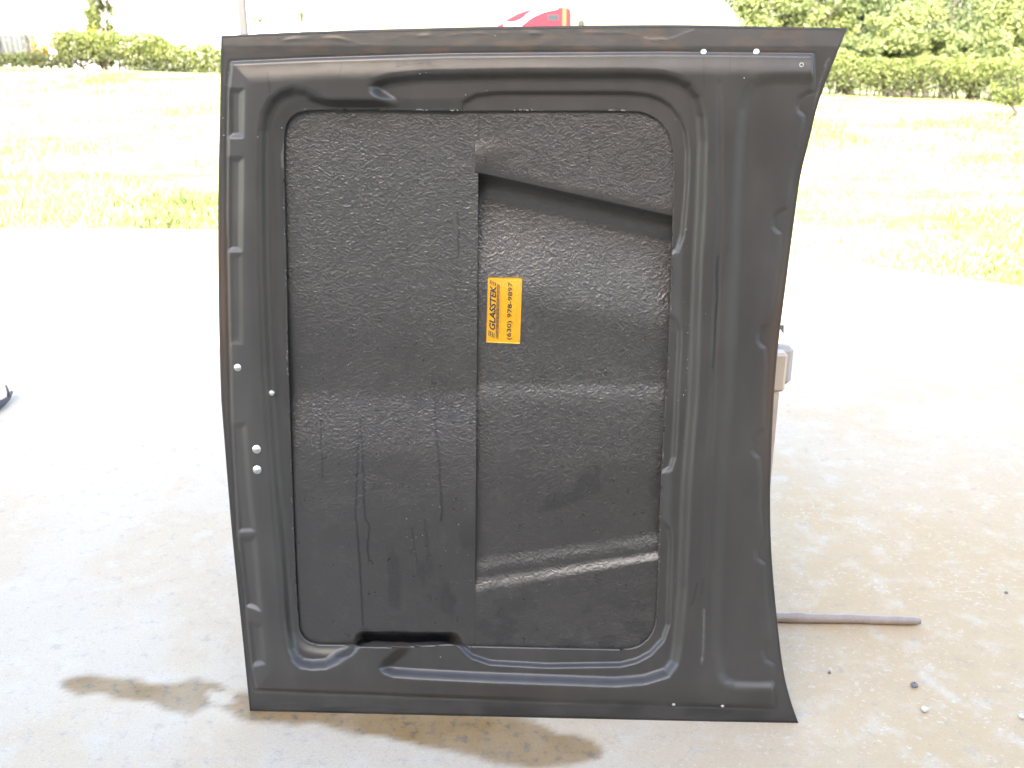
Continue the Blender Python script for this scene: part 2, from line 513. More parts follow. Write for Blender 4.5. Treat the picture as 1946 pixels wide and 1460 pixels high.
warm = warm * (1 - 0.75 * smooth((CY + 0.25 * (fbm(CX * 2.2, CY * 2.2, 23) - 0.5) - 2.5) / 1.3))  # tan faded with distance in the colour to hide the shade edge
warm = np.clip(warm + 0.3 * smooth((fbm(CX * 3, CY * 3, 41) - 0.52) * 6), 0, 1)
cd, _ = seg_dist(PX, PY, [(1752, 1280), (1800, 1318), (1850, 1352), (1905, 1392), (1990, 1440)], False)
chalk = smooth(1.1 - (cd + nz * 22) / 7.0) * 0.26
cd2, _ = seg_dist(PX, PY, [(1790, 925), (1850, 905), (1890, 925), (1946, 962), (2000, 985)], False)
slab_v = np.stack([CX, CY, CZ], -1)
nr, nc = CX.shape
# skirt at the lawn edge so the slab has thickness
sk = slab_v[-1].copy(); sk[:, 2] = -0.12
allv = np.concatenate([slab_v.reshape(-1, 3), sk])
gf = grid_faces(nr, nc)
k = np.arange(nc - 1)
skf = np.stack([(nr - 1) * nc + k, (nr - 1) * nc + k + 1, nr * nc + k + 1, nr * nc + k], -1)
z1 = np.zeros(nc)
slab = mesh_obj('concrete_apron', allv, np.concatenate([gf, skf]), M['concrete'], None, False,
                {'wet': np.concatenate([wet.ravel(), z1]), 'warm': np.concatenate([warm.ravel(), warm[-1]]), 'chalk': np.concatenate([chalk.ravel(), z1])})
slab['kind'] = 'structure'; slab['label'] = 'pale worn concrete apron with a brown wet stain'

# grass blades (stuff)
def blades(n, seed):
    r = np.random.default_rng(seed)
    x = r.uniform(-24, 20, n * 2); t = r.random(n * 2) ** 1.7
    y0 = edge_y(x) - 0.04
    y = y0 + 0.45 * (fbm(x * 2.2, x * 0 + 3, 66, 4) - 0.35) + t * 27
    y = np.maximum(y, y0)
    keep = (y < (30.0 - 0.46 * (x + 15.0)) + 1.5)
    px, py = project(np.stack([x, y, np.zeros_like(x)], -1))
    keep &= (px > -250) & (px < 2200)
    dens = fbm(x * 0.55, y * 0.35, 77, 5)
    keep &= (r.random(n * 2) < np.clip((dens - 0.30) * 4.0, 0.10, 1) * np.clip(0.25 + (y - y0) / 0.8, 0, 1))
    idx = np.nonzero(keep)[0][:n]
    x, y = x[idx], y[idx]; dens = dens[idx]
    z = terrain_z(x, y) - 0.01
    h = r.uniform(0.03, 0.09, len(x)) * (0.6 + dens) * np.where(r.random(len(x)) < 0.03, 2.2, 1)
    w = r.uniform(0.006, 0.012, len(x)) * (1 + (y - 6) / 14)
    a = r.uniform(0, math.pi, len(x)); lx = r.normal(0, 0.5, len(x)) * h; ly = r.normal(0, 0.5, len(x)) * h
    v = np.empty((len(x), 3, 3))
    v[:, 0] = np.stack([x - np.cos(a) * w, y - np.sin(a) * w, z], -1)
    v[:, 1] = np.stack([x + np.cos(a) * w, y + np.sin(a) * w, z], -1)
    v[:, 2] = np.stack([x + lx, y + ly, z + h], -1)
    f = np.arange(len(x) * 3).reshape(-1, 3)
    tone = np.clip(0.92 - 3.4 * (fbm(x * 0.55 + 9, y * 0.45, 55, 4) - 0.47) - 0.3 * smooth(1 - (y - edge_y(x)) / 6) + r.normal(0, 0.2, len(x)), 0, 1)
    return v.reshape(-1, 3), f, np.repeat(tone, 3)
bv, bf, btone = blades(150000, 3)
gr = mesh_obj('grass', bv, bf, M['grass'], None, False, {'tone': btone})
gr['kind'] = 'stuff'; gr['label'] = 'short dry grass blades covering the sunlit lawn'

# ------------------------------------------------------------------ unseen workshop added behind the camera, placed and sized to cast the shade
BY = -4.6      # its front wall
wk = empty('shade_workshop', (0, BY, 0))
tag(wk, 'unseen pale metal workshop with open doorway, added behind the camera for shade', 'building')
HB = 5.5
b = MB(); b.box((-13, BY - 0.2, 0.0), (-2.3, BY, HB)); b.build('front_wall', M['wall_in'], wk)
b = MB(); b.box((2.3, BY - 0.2, 0.0), (13, BY, HB)); b.build('front_wall', M['wall_in'], wk)
b = MB(); b.box((-2.3, BY - 0.2, 3.1), (2.3, BY, HB)); b.build('lintel', M['wall_in'], wk)
b = MB(); b.box((-13, BY - 9.0, 0.0), (-12.8, BY - 0.2, HB)); b.build('side_wall', M['wall_in'], wk)
b = MB(); b.box((12.8, BY - 9.0, 0.0), (13, BY - 0.2, HB)); b.build('side_wall', M['wall_in'], wk)
b = MB(); b.box((-13, BY - 9.2, 0.0), (13, BY - 9.0, HB)); b.build('back_wall', M['wall_in'], wk)
b = MB(); b.box((-13.2, BY - 9.4, HB), (13.2, BY + 0.25, HB + 0.15)); b.build('roof', M['roof'], wk)
for sx in (-1, 1):
    b = MB(); b.box((min(sx * 2.3, sx * 2.2), BY - 0.22, 0.0), (max(sx * 2.3, sx * 2.2), BY + 0.03, 3.1)); b.build('door_jamb', M['steel'], wk)

# ------------------------------------------------------------------ the car hood
BLc = on_ground(np.array(475.0), np.array(1352.0)); BRc = on_ground(np.array(1517.0), np.array(1375.0))
P0 = (BLc + BRc) / 2
ex_ = (BRc - BLc) / np.linalg.norm(BRc - BLc)
LEAN = math.radians(9.5)
back = np.cross(np.array([0, 0, 1.0]), ex_)          # horizontal, away from the camera
eu_ = np.array([0, 0, 1.0]) * math.cos(LEAN) + back * math.sin(LEAN)
en_ = np.cross(ex_, eu_)                              # towards the camera
if en_[1] > 0: en_ = -en_
HT = 1.5
SAG = 0.05
ZLIFT = np.array([0, 0, 0.0015])

def hood_uv(px, py, h):
    """point on the hood surface (crown + relief h) that the photograph shows at px, py"""
    d = ray(px, py)
    off = np.asarray(h, float) + 0 * np.asarray(px, float)
    sag = np.zeros_like(off)
    for _ in range(5):
        o = off + sag
        k = ((P0 + en_ * o[..., None] - CAMP) @ en_) / (d @ en_)
        q = CAMP + d * k[..., None]
        tt = np.clip(((q - P0) @ eu_) / HT, 0, 1)
        sag = -SAG * 4 * tt * (1 - tt)
    return q + ZLIFT

# outline (photograph pixels)
topc = catmull([(420, 70), (600, 62), (860, 55), (1004, 52.5), (1260, 50), (1400, 52), (1500, 54), (1610, 55.5)], 12)
botc = catmull([(475, 1352), (700, 1357.5), (900, 1362.5), (1100, 1367), (1300, 1371.5), (1517, 1375)], 12)
lefc = np.concatenate([catmull([(420, 70), (418.5, 200), (415, 400), (416.5, 600), (421, 762)], 12)[:-1],
                       catmull([(421, 762), (440, 1000), (458, 1180), (475, 1352)], 12)])
rigc = catmull([(1610, 55.5), (1579, 132), (1554, 200), (1538, 266), (1521, 336), (1508, 425), (1493, 540), (1478, 660), (1469, 770), (1465, 870), (1463, 940), (1464.5, 1030), (1471.5, 1130), (1486, 1260), (1500, 1325), (1517, 1375)], 10)
def along(c, t):
    c = np.asarray(c); s = np.concatenate([[0], np.cumsum(np.linalg.norm(np.diff(c, axis=0), axis=1))]); s /= s[-1]
    return np.stack([np.interp(t, s, c[:, 0]), np.interp(t, s, c[:, 1])], -1)
def coons(ns, nt_):
    s = np.linspace(0, 1, ns); t = np.linspace(0, 1, nt_)
    T = along(topc, s)[None]; B = along(botc, s)[None]; L = along(lefc, t)[:, None]; R = along(rigc, t)[:, None]
    S = s[None, :, None]; Tt = t[:, None, None]
    return (1 - Tt) * T + Tt * B + (1 - S) * L + S * R - ((1 - S) * (1 - Tt) * topc[0] + S * (1 - Tt) * topc[-1] + (1 - S) * Tt * botc[0] + S * Tt * botc[-1])

P_right = [(1545, 106), (1547, 160), (1546, 174), (1531, 178), (1518, 189), (1514, 203), (1517, 213), (1527, 222), (1528, 234), (1521, 262), (1507, 328), (1499, 380), (1494, 396), (1478, 404), (1470, 415), (1468, 432), (1474, 440), (1484, 447), (1483, 480), (1473, 552), (1464, 604), (1460, 616), (1446, 624), (1440, 636), (1440, 650), (1445, 658), (1454, 664), (1456, 697), (1452, 780), (1451, 815), (1440, 824), (1431, 840), (1429, 858), (1434, 866), (1442, 872), (1446, 911), (1445, 970), (1448, 1016), (1440, 1034), (1435, 1047), (1437, 1062), (1453, 1074), (1456, 1129), (1464, 1216), (1453, 1228), (1449, 1240), (1454, 1256), (1471, 1266), (1471, 1336)]
P_poly = [(440, 121), (600, 114), (860, 106), (1260, 103)] + P_right + [(1471, 1345), (1100, 1334), (800, 1323), (487, 1311), (478, 1258), (452, 1010), (441, 800), (436, 600), (433, 400), (434, 180)]
Q_poly = [(440, 121), (600, 114), (860, 106), (1260, 103), (2200, 106), (2200, 1360), (1471, 1345), (1100, 1334), (800, 1323), (487, 1311), (478, 1258), (452, 1010), (441, 800), (436, 600), (433, 400), (434, 180)]
L_poly = [(660, 212), (616, 183), (585, 166), (556, 161), (527, 170), (507, 188), (494, 215), (488, 250), (487, 340), (489, 500), (496, 700), (508, 880), (522, 1050), (532, 1180), (541, 1238), (550, 1259), (566, 1274), (592, 1279), (622, 1277), (646, 1266), (679, 1243), (692, 1229), (692, 1180), (660, 260)]
A_poly = [(750, 216), (733, 206), (714, 193), (700, 178), (696, 165), (704, 151), (737, 141), (801, 134), (996, 131), (1211, 131), (1262, 134), (1293, 142), (1318, 157), (1336, 182), (1346, 222), (1349, 270), (1345, 400), (1339, 500), (1331, 750), (1318, 920), (1310, 1120), (1301, 1225), (1294, 1266), (1275, 1291), (1227, 1307), (1170, 1312), (925, 1303), (800, 1297), (745, 1293), (722, 1284), (714, 1271), (720, 1256), (738, 1240), (756, 1228), (760, 1190), (750, 260)]
R2a = [(864, 213), (877, 191), (902, 177), (945, 172), (1193, 172), (1232, 176), (1258, 185), (1279, 199), (1296, 221), (1308, 248), (1313, 285), (1312, 350), (1308, 400), (1303, 452), (1292, 482), (1272, 500), (1240, 495), (1240, 240), (880, 240)]
R2b = [(1262, 586), (1278, 592), (1292, 607), (1298, 628), (1297, 670), (1294, 724), (1289, 834), (1287, 872), (1279, 896), (1255, 912), (1235, 900), (1240, 600)]
R2c = [(1245, 980), (1266, 988), (1277, 1003), (1281, 1025), (1280, 1080), (1276, 1189), (1266, 1220), (1240, 1248), (1212, 1263), (1180, 1271), (1038, 1273), (930, 1267), (895, 1255), (880, 1243), (866, 1226), (880, 1200), (1220, 1190), (1225, 985)]
R3 = [(1394, 262), (1398, 208), (1408, 172), (1420, 152), (1440, 141), (1480, 138), (1900, 138), (1900, 1314), (1420, 1318), (1392, 1316), (1370, 1306), (1356, 1285), (1349, 1240), (1350, 1100), (1357, 950), (1372, 750), (1385, 450)]
O_poly = catmull([(540, 262), (546, 235), (562, 218), (590, 211), (640, 210.5), (760, 211), (880, 212.5), (1050, 212.5), (1195, 213), (1228, 218), (1255, 234), (1272, 260), (1279, 295), (1279, 340), (1277, 480), (1273, 600), (1268, 710), (1262, 800), (1257, 900), (1253, 1000), (1250, 1100), (1247, 1172), (1240, 1202), (1222, 1224), (1195, 1234), (1150, 1235), (1000, 1232), (872, 1228.5), (856, 1226), (800, 1229), (740, 1231), (690, 1231), (668, 1227), (640, 1227), (606, 1226), (585, 1220), (572, 1206), (567, 1180), (560, 1050), (553, 850), (548, 700), (544, 500), (540, 330)], 4, True)
slots = [([(436, 172), (462, 172), (461, 262), (436, 262)], 0.009), ([(435, 302), (461, 302), (459, 478), (434, 478)], 0.008), ([(436, 486), (459, 486), (461, 655), (438, 655)], 0.003),
         ([(441, 808), (466, 808), (475, 930), (484, 1010), (453, 1012), (446, 930)], 0.006), ([(455, 1026), (485, 1022), (496, 1162), (469, 1152)], 0.008), ([(472, 1182), (497, 1190), (503, 1262), (480, 1266)], 0.009)]

def frame_height(X, Y):
    sp = sdf(X, Y, P_poly)
    h = 0.005 * smooth(0.5 - sp / 8.0)
    h -= 0.002 * np.exp(-((sp - 2.5) / 2.2) ** 2)                      # glue line around the inner panel
    h += 0.008 * smooth(0.10 - sdf(X, Y, Q_poly) / 48.0) * np.where(X > 1425, smooth(0.55 - sp / 9.0), 1.0)
    h -= 0.022 * smooth(-(np.minimum(sdf(X, Y, L_poly), sdf(X, Y, A_poly))) / 27.0)
    h -= 0.012 * smooth(-np.minimum(np.minimum(sdf(X, Y, R2a), sdf(X, Y, R2b)), sdf(X, Y, R2c)) / 13.0)
    h -= 0.0095 * smooth(-sdf(X, Y, R3) / 26.0) * smooth(0.5 - sp / 5.0)
    for pl, dp in slots:
        h -= 0.85 * dp * smooth(0.35 - sdf(X, Y, pl) / 13.0)
    dl, _ = seg_dist(X, Y, [(1366, 160), (1370, 400), (1362, 560), (1356, 735), (1347, 900), (1338, 1100), (1335, 1250)], False)
    h -= 0.0022 * np.exp(-(dl / 5.0) ** 2)
    # adhesive squeezed out along the flange
    for pl in ([(470, 92), (560, 75), (640, 74), (668, 80), (690, 87), (712, 86), (735, 78), (770, 71), (900, 66), (1060, 64), (1195, 64), (1222, 72), (1245, 77), (1275, 74), (1320, 57)],
               [(480, 1343), (560, 1338), (620, 1345), (700, 1341), (760, 1348), (900, 1352), (1050, 1354), (1150, 1353), (1210, 1340), (1260, 1358), (1420, 1366)],
               [(1598, 75), (1562, 150), (1545, 215), (1528, 280), (1512, 350)]):
        dl, _ = seg_dist(X, Y, pl, False)
        h += 0.0007 * np.exp(-(dl / 2.4) ** 2) * smooth(2.2 * fbm(X / 26, Y / 26, 4) - 0.75)
    so_ = sdf(X, Y, O_poly)
    pk = smooth((Y - 1170) / 40) * smooth((X - 655) / 20) * smooth((900 - X) / 20)
    low = smooth(1.0 - so_ / 24.0) * (1 - pk)
    h = h * (1 - low) + np.minimum(h, -0.0165) * low
    h = np.maximum(h, -0.0215)
    h += 0.0008 * (fbm(X / 45, Y / 45, 9, 3) - 0.5)
    return h

NS, NT = 440, 500
G = coons(NS, NT)
X, Y = G[..., 0].copy(), G[..., 1].copy()
so = sdf(X, Y, O_poly)
# pull the grid onto the rim of the opening
gy, gx = np.gradient(so)
def px_grad(X, Y):
    e = 0.5
    return (sdf(X + e, Y, O_poly) - sdf(X - e, Y, O_poly)) / (2 * e), (sdf(X, Y + e, O_poly) - sdf(X, Y - e, O_poly)) / (2 * e)
near = np.abs(so) < 1.75
gxn, gyn = px_grad(X[near], Y[near])
X[near] -= so[near] * gxn; Y[near] -= so[near] * gyn
so2 = so.copy(); so2[near] = 0
Hf = frame_height(X, Y)
rim = np.zeros_like(Hf)
V = hood_uv(X, Y, Hf)
fc = grid_faces(NT, NS)
inside = so2.ravel()[fc].mean(1) < -0.01
ff = fc[~inside]
used = np.zeros(NS * NT, bool); used[ff.ravel()] = True
remap = np.cumsum(used) - 1
fv = V.reshape(-1, 3)[used]; ff = remap[ff]
# turned-back lip along the opening
ed = np.concatenate([ff[:, [0, 1]], ff[:, [1, 2]], ff[:, [2, 3]], ff[:, [3, 0]]])
key = np.sort(ed, 1); key = key[:, 0] * (NS * NT) + key[:, 1]
uq, inv, cnt = np.unique(key, return_inverse=True, return_counts=True)
bed = ed[cnt[inv] == 1]
osd = np.abs(so2.ravel()[used])
bed = bed[(osd[bed[:, 0]] < 3.5) & (osd[bed[:, 1]] < 3.5)]
bi = np.unique(bed); bmap = {int(a): len(fv) + i for i, a in enumerate(bi)}
lip = fv[bi] - en_ * 0.0035
lipf = np.array([[a, bmap[int(a)], bmap[int(b_)], b_] for a, b_ in bed])
fx, fy = X.ravel()[used], Y.ravel()[used]

def lines_mask(X, Y, items):
    m = np.zeros(X.shape)
    for pts, w, s in items:
        d, _ = seg_dist(X, Y, pts, False)
        m = np.maximum(m, s * smooth(1.3 - d / w))
    return m
fwet = lines_mask(fx, fy, [([(508, 140), (511, 160), (514, 180)], 1.8, 0.9), ([(649, 123), (647, 137), (642, 150)], 2.0, 0.7), ([(1337, 112), (1338, 165)], 1.6, 0.6), ([(1388, 100), (1387, 140)], 2.0, 0.4),
                           ([(1364, 488), (1361, 520), (1363, 560), (1359, 610), (1358, 650), (1354, 700)], 2.4, 0.9), ([(1325, 1110), (1318, 1140), (1314, 1150)], 2.2, 0.7), ([(1336, 1100), (1333, 1130)], 1.8, 0.6),
                           ([(455, 1050), (462, 1110), (465, 1160)], 2.4, 0.8)])
fwet = np.maximum(fwet, 0.75 * smooth((fy - 1310) / 40) * smooth(fbm(fx / 60, fy / 25, 61) * 1.6 - 0.3))
flange_top = smooth((112 - fy) / 10) * smooth((fbm(fx / 40, fy / 12, 62) - 0.5) * 5) * 0.35
fbrown = 0.55 * np.exp(-((fx - np.interp(fy, lefc[:, 1], lefc[:, 0])) / 16) ** 2) * np.exp(-((fy - 570) / 150) ** 2)  # brown side edges: warm ground reflection painted into the colour
fbrown = np.maximum(fbrown, 0.40 * np.exp(-((fx - np.interp(fy, rigc[:, 1], rigc[:, 0])) / 18) ** 2) * np.exp(-((fy - 700) / 190) ** 2))
fbrown = np.maximum(fbrown, flange_top * 0.8)
fchalk = lines_mask(fx, fy, [([(540, 275), (536, 300), (537, 320)], 2.0, 0.6), ([(1225, 73), (1245, 77), (1275, 74), (1318, 58)], 1.6, 0.5), ([(1338, 1160), (1336, 1240), (1333, 1262)], 2.2, 0.45), ([(1576, 112), (1566, 128)], 1.6, 0.5), ([(1572, 125), (1563, 142), (1545, 210)], 1.3, 0.35)])
fchalk *= 0.5 + 0.5 * vnoise(fx / 3.3, fy / 3.3, 8)
zl = np.zeros(len(bi))
hood = empty('car_hood', tuple(P0))
tag(hood, 'black car hood standing on its side showing its moulded underside', 'car hood')
frame = mesh_obj('inner_frame', np.concatenate([fv, lip]), np.concatenate([ff, lipf]), M['paint'], hood, True,
                 {'wet': np.concatenate([fwet, zl]), 'brown_tint': np.concatenate([fbrown, zl]), 'chalk': np.concatenate([fchalk, zl])})

# fibreglass panels in the opening
def line_y(x, x0, y0, x1, y1): return y0 + (x - x0) * (y1 - y0) / (x1 - x0)
BASE = -0.0265
def vcrease(Y, y0, up, dn, dep):
    d = Y - y0
    return -dep * np.where(d < 0, np.exp(-(d / up) ** 2), np.exp(-(np.abs(d) / dn) ** 1.6))
def left_height(X, Y):
    h = BASE + 0 * X
    h = h + vcrease(Y, 735, 150, 85, 0.012)
    h = h - 0.004 * smooth((X - 700) / 200) * np.exp(-((Y - 420) / 200) ** 2)
    h = h + 0.0016 * (fbm(X / 60, Y / 60, 15, 3) - 0.5)
    pocket = smooth((Y - 1200) / 26) * smooth((X - 672) / 25) * smooth((880 - X) / 30)
    return h - 0.030 * pocket
def right_height(X, Y):
    y1 = line_y(X, 905, 325, 1275, 408)                # upper wall of the scoop
    y2 = line_y(X, 905, 1062, 1252, 1012)              # lower wall, two steps
    y3 = line_y(X, 905, 1096, 1252, 1046)
    d1, d2, d3 = Y - y1, Y - y2, Y - y3
    rec = 1 - (1 - np.clip((d1 - 2) / 58.0, 0, 1)) ** 2.4
    rec = rec * smooth((d1 + 6) / 18.0)
    w3 = 36 - 14 * np.clip((X - 905) / 350, 0, 1)
    step_a = smooth((d2 + 4) / 34.0); step_b = smooth(d3 / w3)
    h = BASE - 0.045 * rec + 0.0062 * step_a + 0.0085 * step_b
    inb = rec * (1 - step_a)
    h = h + inb * vcrease(Y, 728, 90, 26, 0.0085)
    h = h + 0.0335 * rec * smooth((d1 - 50) / 190)         # floor rises again below the wall
    h = h - 0.0032 * rec * smooth((d1 - 205) / 110)
    h = h + 0.003 * np.exp(-((Y - (y1 - 22)) / 26) ** 2) * smooth((1040 - X) / 130) - 0.0025 * np.exp(-((Y - (y1 - 75)) / 30) ** 2) * smooth((1020 - X) / 110)
    return h + 0.0016 * (fbm(X / 60, Y / 60, 16, 3) - 0.5)

def strands(X0, Y0, step, nx, ny, n, seed, angs):
    """chopped strands standing proud of the resin: ridges a few pixels wide, in metres"""
    r = np.random.default_rng(seed)
    H = np.zeros((ny, nx))
    for _ in range(n):
        cx_, cy_ = r.uniform(0, nx), r.uniform(0, ny)
        a = r.normal(*angs[int(r.integers(len(angs)))]); L = r.uniform(3, 10) / step; w = r.uniform(0.7, 1.15) / step
        hgt = r.uniform(0.35, 1.0)
        R_ = int(L + 3 * w) + 2
        i0, i1, j0, j1 = max(0, int(cy_) - R_), min(ny, int(cy_) + R_), max(0, int(cx_) - R_), min(nx, int(cx_) + R_)
        if i1 <= i0 or j1 <= j0: continue
        yy, xx = np.mgrid[i0:i1, j0:j1]
        dx, dy = xx - cx_, yy - cy_
        u = dx * math.cos(a) + dy * math.sin(a); v = -dx * math.sin(a) + dy * math.cos(a) + 0.03 * u * u / L * r.normal()
        k_ = hgt * np.exp(-(v / w) ** 2) * smooth((L - np.abs(u)) / (0.4 * L))
        H[i0:i1, j0:j1] = np.maximum(H[i0:i1, j0:j1], k_)
    return H

def panel(name, x0, x1, y0, y1, hf, step, texf, wetf, bottom=None, nstr=9000, angs=((0.5, 0.35),)):
    nx, ny = int((x1 - x0) / step) + 1, int((y1 - y0) / step) + 1
    s = np.linspace(0, 1, nx); t = np.linspace(0, 1, ny)
    Xp = x0 + (x1 - x0) * s[None] + 0 * t[:, None]
    Yp = y0 + (y1 - y0) * t[:, None] + 0 * Xp
    if bottom is not None:
        Yp = y0 + (bottom(Xp) - y0) * t[:, None]
    Xp = Xp + (-4.0) * ((Yp - 700) / 500) * (1 if x0 > 800 else 0) * (1 - s[None]) + (-4.0) * ((Yp - 700) / 500) * (0 if x0 > 800 else 1) * s[None]
    amp = texf(Xp, Yp)
    st = strands(x0, y0, step, nx, ny, nstr, int(x0), angs)
    grain = fbm(Xp / 3.6, Yp / 2.9, int(x0) + 1, 3) - 0.5
    h = hf(Xp, Yp) + amp * (0.00108 * st + 0.00125 * grain)
    Vp = hood_uv(Xp, Yp, h)
    f = grid_faces(ny, nx)
    v = Vp.reshape(-1, 3)
    # edge thickness down the two long sides
    add = []; nf = [f]; base = len(v)
    for col in (0, nx - 1):
        ids = np.arange(ny) * nx + col
        add.append(v[ids] - en_ * 0.004)
        a = ids[:-1]; b_ = ids[1:]; c = base + np.arange(ny - 1); base += ny
        nf.append(np.stack([a, b_, c + 1, c], -1) if col == 0 else np.stack([b_, a, c, c + 1], -1))
    Xf, Yf = Xp.ravel(), Yp.ravel()
    pad = np.zeros(2 * ny)
    return mesh_obj(name, np.concatenate([v] + add), np.concatenate(nf), M['fibre'], hood, True,
                    {'tex': np.concatenate([texf(Xf, Yf), pad]), 'wet': np.concatenate([wetf(Xf, Yf), pad])})

def jit(pts, amp, seed):
    """a run of water wanders a little"""
    r = np.random.default_rng(seed)
    p = catmull(pts, 7)
    p[:, 0] += np.cumsum(r.normal(0, amp, len(p))) * 0.6 + r.normal(0, amp * 0.5, len(p))
    return p.tolist()
runs_l = [(jit([(868, 400), (871, 440), (870, 490)], 0.9, 1), 2.2, 0.95), (jit([(869, 490), (866, 570)], 0.6, 2), 1.5, 0.5),
          (jit([(610, 795), (611, 840), (614, 908)], 0.7, 3), 2.2, 0.85), (jit([(682, 820), (677, 960), (680, 1020), (686, 1100), (691, 1188)], 0.8, 4), 2.4, 0.9),
          (jit([(686, 800), (691, 900), (694, 980), (703, 1000), (701, 1040), (706, 1068)], 0.7, 5), 2.4, 0.85), (jit([(826, 760), (830, 860), (834, 910), (834, 990)], 1.0, 6), 2.8, 0.85),
          (jit([(783, 1005), (790, 1050), (796, 1085)], 0.6, 7), 2.0, 0.6), (jit([(554, 790), (557, 900), (560, 1000), (565, 1100), (567, 1188)], 0.5, 8), 2.0, 0.8), (jit([(808, 990), (813, 1040), (815, 1100)], 1.2, 9), 3.0, 0.45)]
def tex_l(X, Y):
    a = 0.50 + 0.60 * smooth((Y - 205) / 80) * smooth((690 - Y) / 160)
    a = np.maximum(a, 0.45 + 0.65 * smooth((Y - 738) / 30) * smooth((900 - Y) / 90))
    a *= 0.55 + 0.45 * smooth((X - 550) / 60)
    a = a * (1 - 0.55 * smooth((Y - 900) / 160))
    return a * (0.75 + 0.5 * fbm(X / 70, Y / 60, 71, 3))
def wet_shade_l(X, Y):
    m = lines_mask(X, Y, runs_l)
    m = np.maximum(m, 0.45 * smooth((fbm(X / 34, Y / 60, 73, 4) - 0.54) * 7) * smooth((Y - 960) / 120) * smooth((X - 680) / 80))
    m = np.maximum(m, 0.30 * smooth((fbm(X / 16, Y / 40, 74, 4) - 0.56) * 7) * smooth((X - 660) / 60) * np.exp(-((Y - 800) / 80) ** 2))
    m = np.maximum(m, 1.0 * smooth((Y - 1192 + 26 * (fbm(X / 24, Y / 24, 75) - 0.5)) / 20) * smooth((X - 676) / 18) * smooth((866 - X) / 22))  # black band at the bottom pocket paints in the shade of the slit
    return m
def tex_r(X, Y):
    y1 = line_y(X, 905, 325, 1275, 408)
    a = 0.80 + 0 * X
    a = a * (1 - 0.75 * smooth((Y - y1 + 22) / 24) * smooth((y1 + 66 - Y) / 26))
    a = a * (1 - 0.45 * smooth((Y - 800) / 150))
    a *= 1 - 0.8 * np.exp(-(((X - 940) / 50) ** 2 + ((Y - 295) / 26) ** 2))
    return a * (0.75 + 0.5 * fbm(X / 70, Y / 60, 81, 3))
def wet_r(X, Y):
    m = 0.42 * smooth(0.6 - (sdf(X, Y, [(1025, 975), (1045, 945), (1085, 935), (1105, 900), (1130, 880), (1142, 905), (1138, 935), (1110, 950), (1070, 962)]) + 16 * (fbm(X / 14, Y / 14, 83) - 0.5)) / 10)
    m = np.maximum(m, 0.5 * smooth(0.5 - (sdf(X, Y, [(1236, 905), (1256, 895), (1254, 945), (1236, 945)]) + 14 * (fbm(X / 12, Y / 12, 85) - 0.5)) / 9))
    m = np.maximum(m, 0.4 * smooth((fbm(X / 40, Y / 26, 84, 5) - 0.54) * 8) * smooth((Y - 1090) / 90))
    m = np.maximum(m, 0.5 * smooth((fbm(X / 22, Y / 12, 86, 4) - 0.50) * 8) * np.exp(-(((X - 1170) / 75) ** 2 + ((Y - line_y(X, 1100, 325, 1260, 385)) / 18) ** 2)))
    m = np.maximum(m, lines_mask(X, Y, [([(1123, 282), (1120, 300), (1114, 325)], 2.0, 0.7), ([(1002, 310), (1040, 318)], 2.2, 0.5)]))
    return m
def bot_l(X):
    return 1236.0 - 16.0 * smooth((X - 672) / 14) * smooth((868 - X) / 14) + 5 * (vnoise(X / 17, X * 0, 5) - 0.5)
lp = panel('left_panel', 528, 906, 196, 1236, left_height, 1.3, tex_l, wet_shade_l, bot_l, 13000, ((0.55, 0.4), (0.4, 0.5), (-0.5, 0.5)))
lp['label'] = 'rough black fibreglass panel with water runs'
rp = panel('right_panel', 899, 1296, 196, 1252, lambda X, Y: right_height(X, Y) - 0.0015, 1.3, tex_r, wet_r, None, 13000, ((0.3, 0.6), (-0.6, 0.5), (0.9, 0.4)))
rp['label'] = 'black fibreglass panel moulded into a sunken scoop'

# outer skin behind, with its rolled edge
ns, nt_ = 90, 110
Gs = coons(ns, nt_)
Xs, Ys = Gs[..., 0], Gs[..., 1]
dl = np.minimum(np.minimum(np.linspace(0, 1, ns)[None] * 1.2 + 0 * Xs, (1 - np.linspace(0, 1, ns))[None] * 1.2 + 0 * Xs), np.minimum(np.linspace(0, 1, nt_)[:, None] * 1.5 + 0 * Xs, (1 - np.linspace(0, 1, nt_))[:, None] * 1.5 + 0 * Xs))
scoop = smooth((Xs - 780) / 120) * smooth((Ys - 320) / 70) * smooth((1130 - Ys) / 70) * smooth((1380 - Xs) / 120)
front0 = hood_uv(Xs, Ys, frame_height(Xs, Ys))
backv = hood_uv(Xs, Ys, 0 * Xs) - en_ * (0.011 + 0.052 * smooth(dl / 0.16) + 0.052 * scoop)[..., None]
nb = ns * nt_
loop = list(range(ns)) + [r * ns + ns - 1 for r in range(1, nt_)] + [(nt_ - 1) * ns + c for c in range(ns - 2, -1, -1)] + [r * ns for r in range(nt_ - 2, 0, -1)]
fr = front0.reshape(-1, 3)[loop]
lpv = backv.reshape(-1, 3)[loop]
mid_ = (fr + lpv) / 2
ctr = fr.mean(0)
outd = mid_ - ctr; outd -= (outd @ en_)[:, None] * en_; outd /= np.linalg.norm(outd, axis=1)[:, None]
grow = 0.0012
ring1 = fr + en_ * 0.0006; ring2 = fr + outd * grow - en_ * 0.002; ring3 = lpv + outd * grow
for rg in (ring1, ring2, ring3): rg[:, 2] = np.maximum(rg[:, 2], 0.0005)
backw = backv.reshape(-1, 3).copy(); backw[:, 2] = np.maximum(backw[:, 2], 0.0005)
inner = fr - outd * 0.0045 + en_ * 0.0008
nl = len(loop)
vs = np.concatenate([backw, inner, ring2, ring3])
fs = grid_faces(nt_, ns)[:, ::-1].tolist()
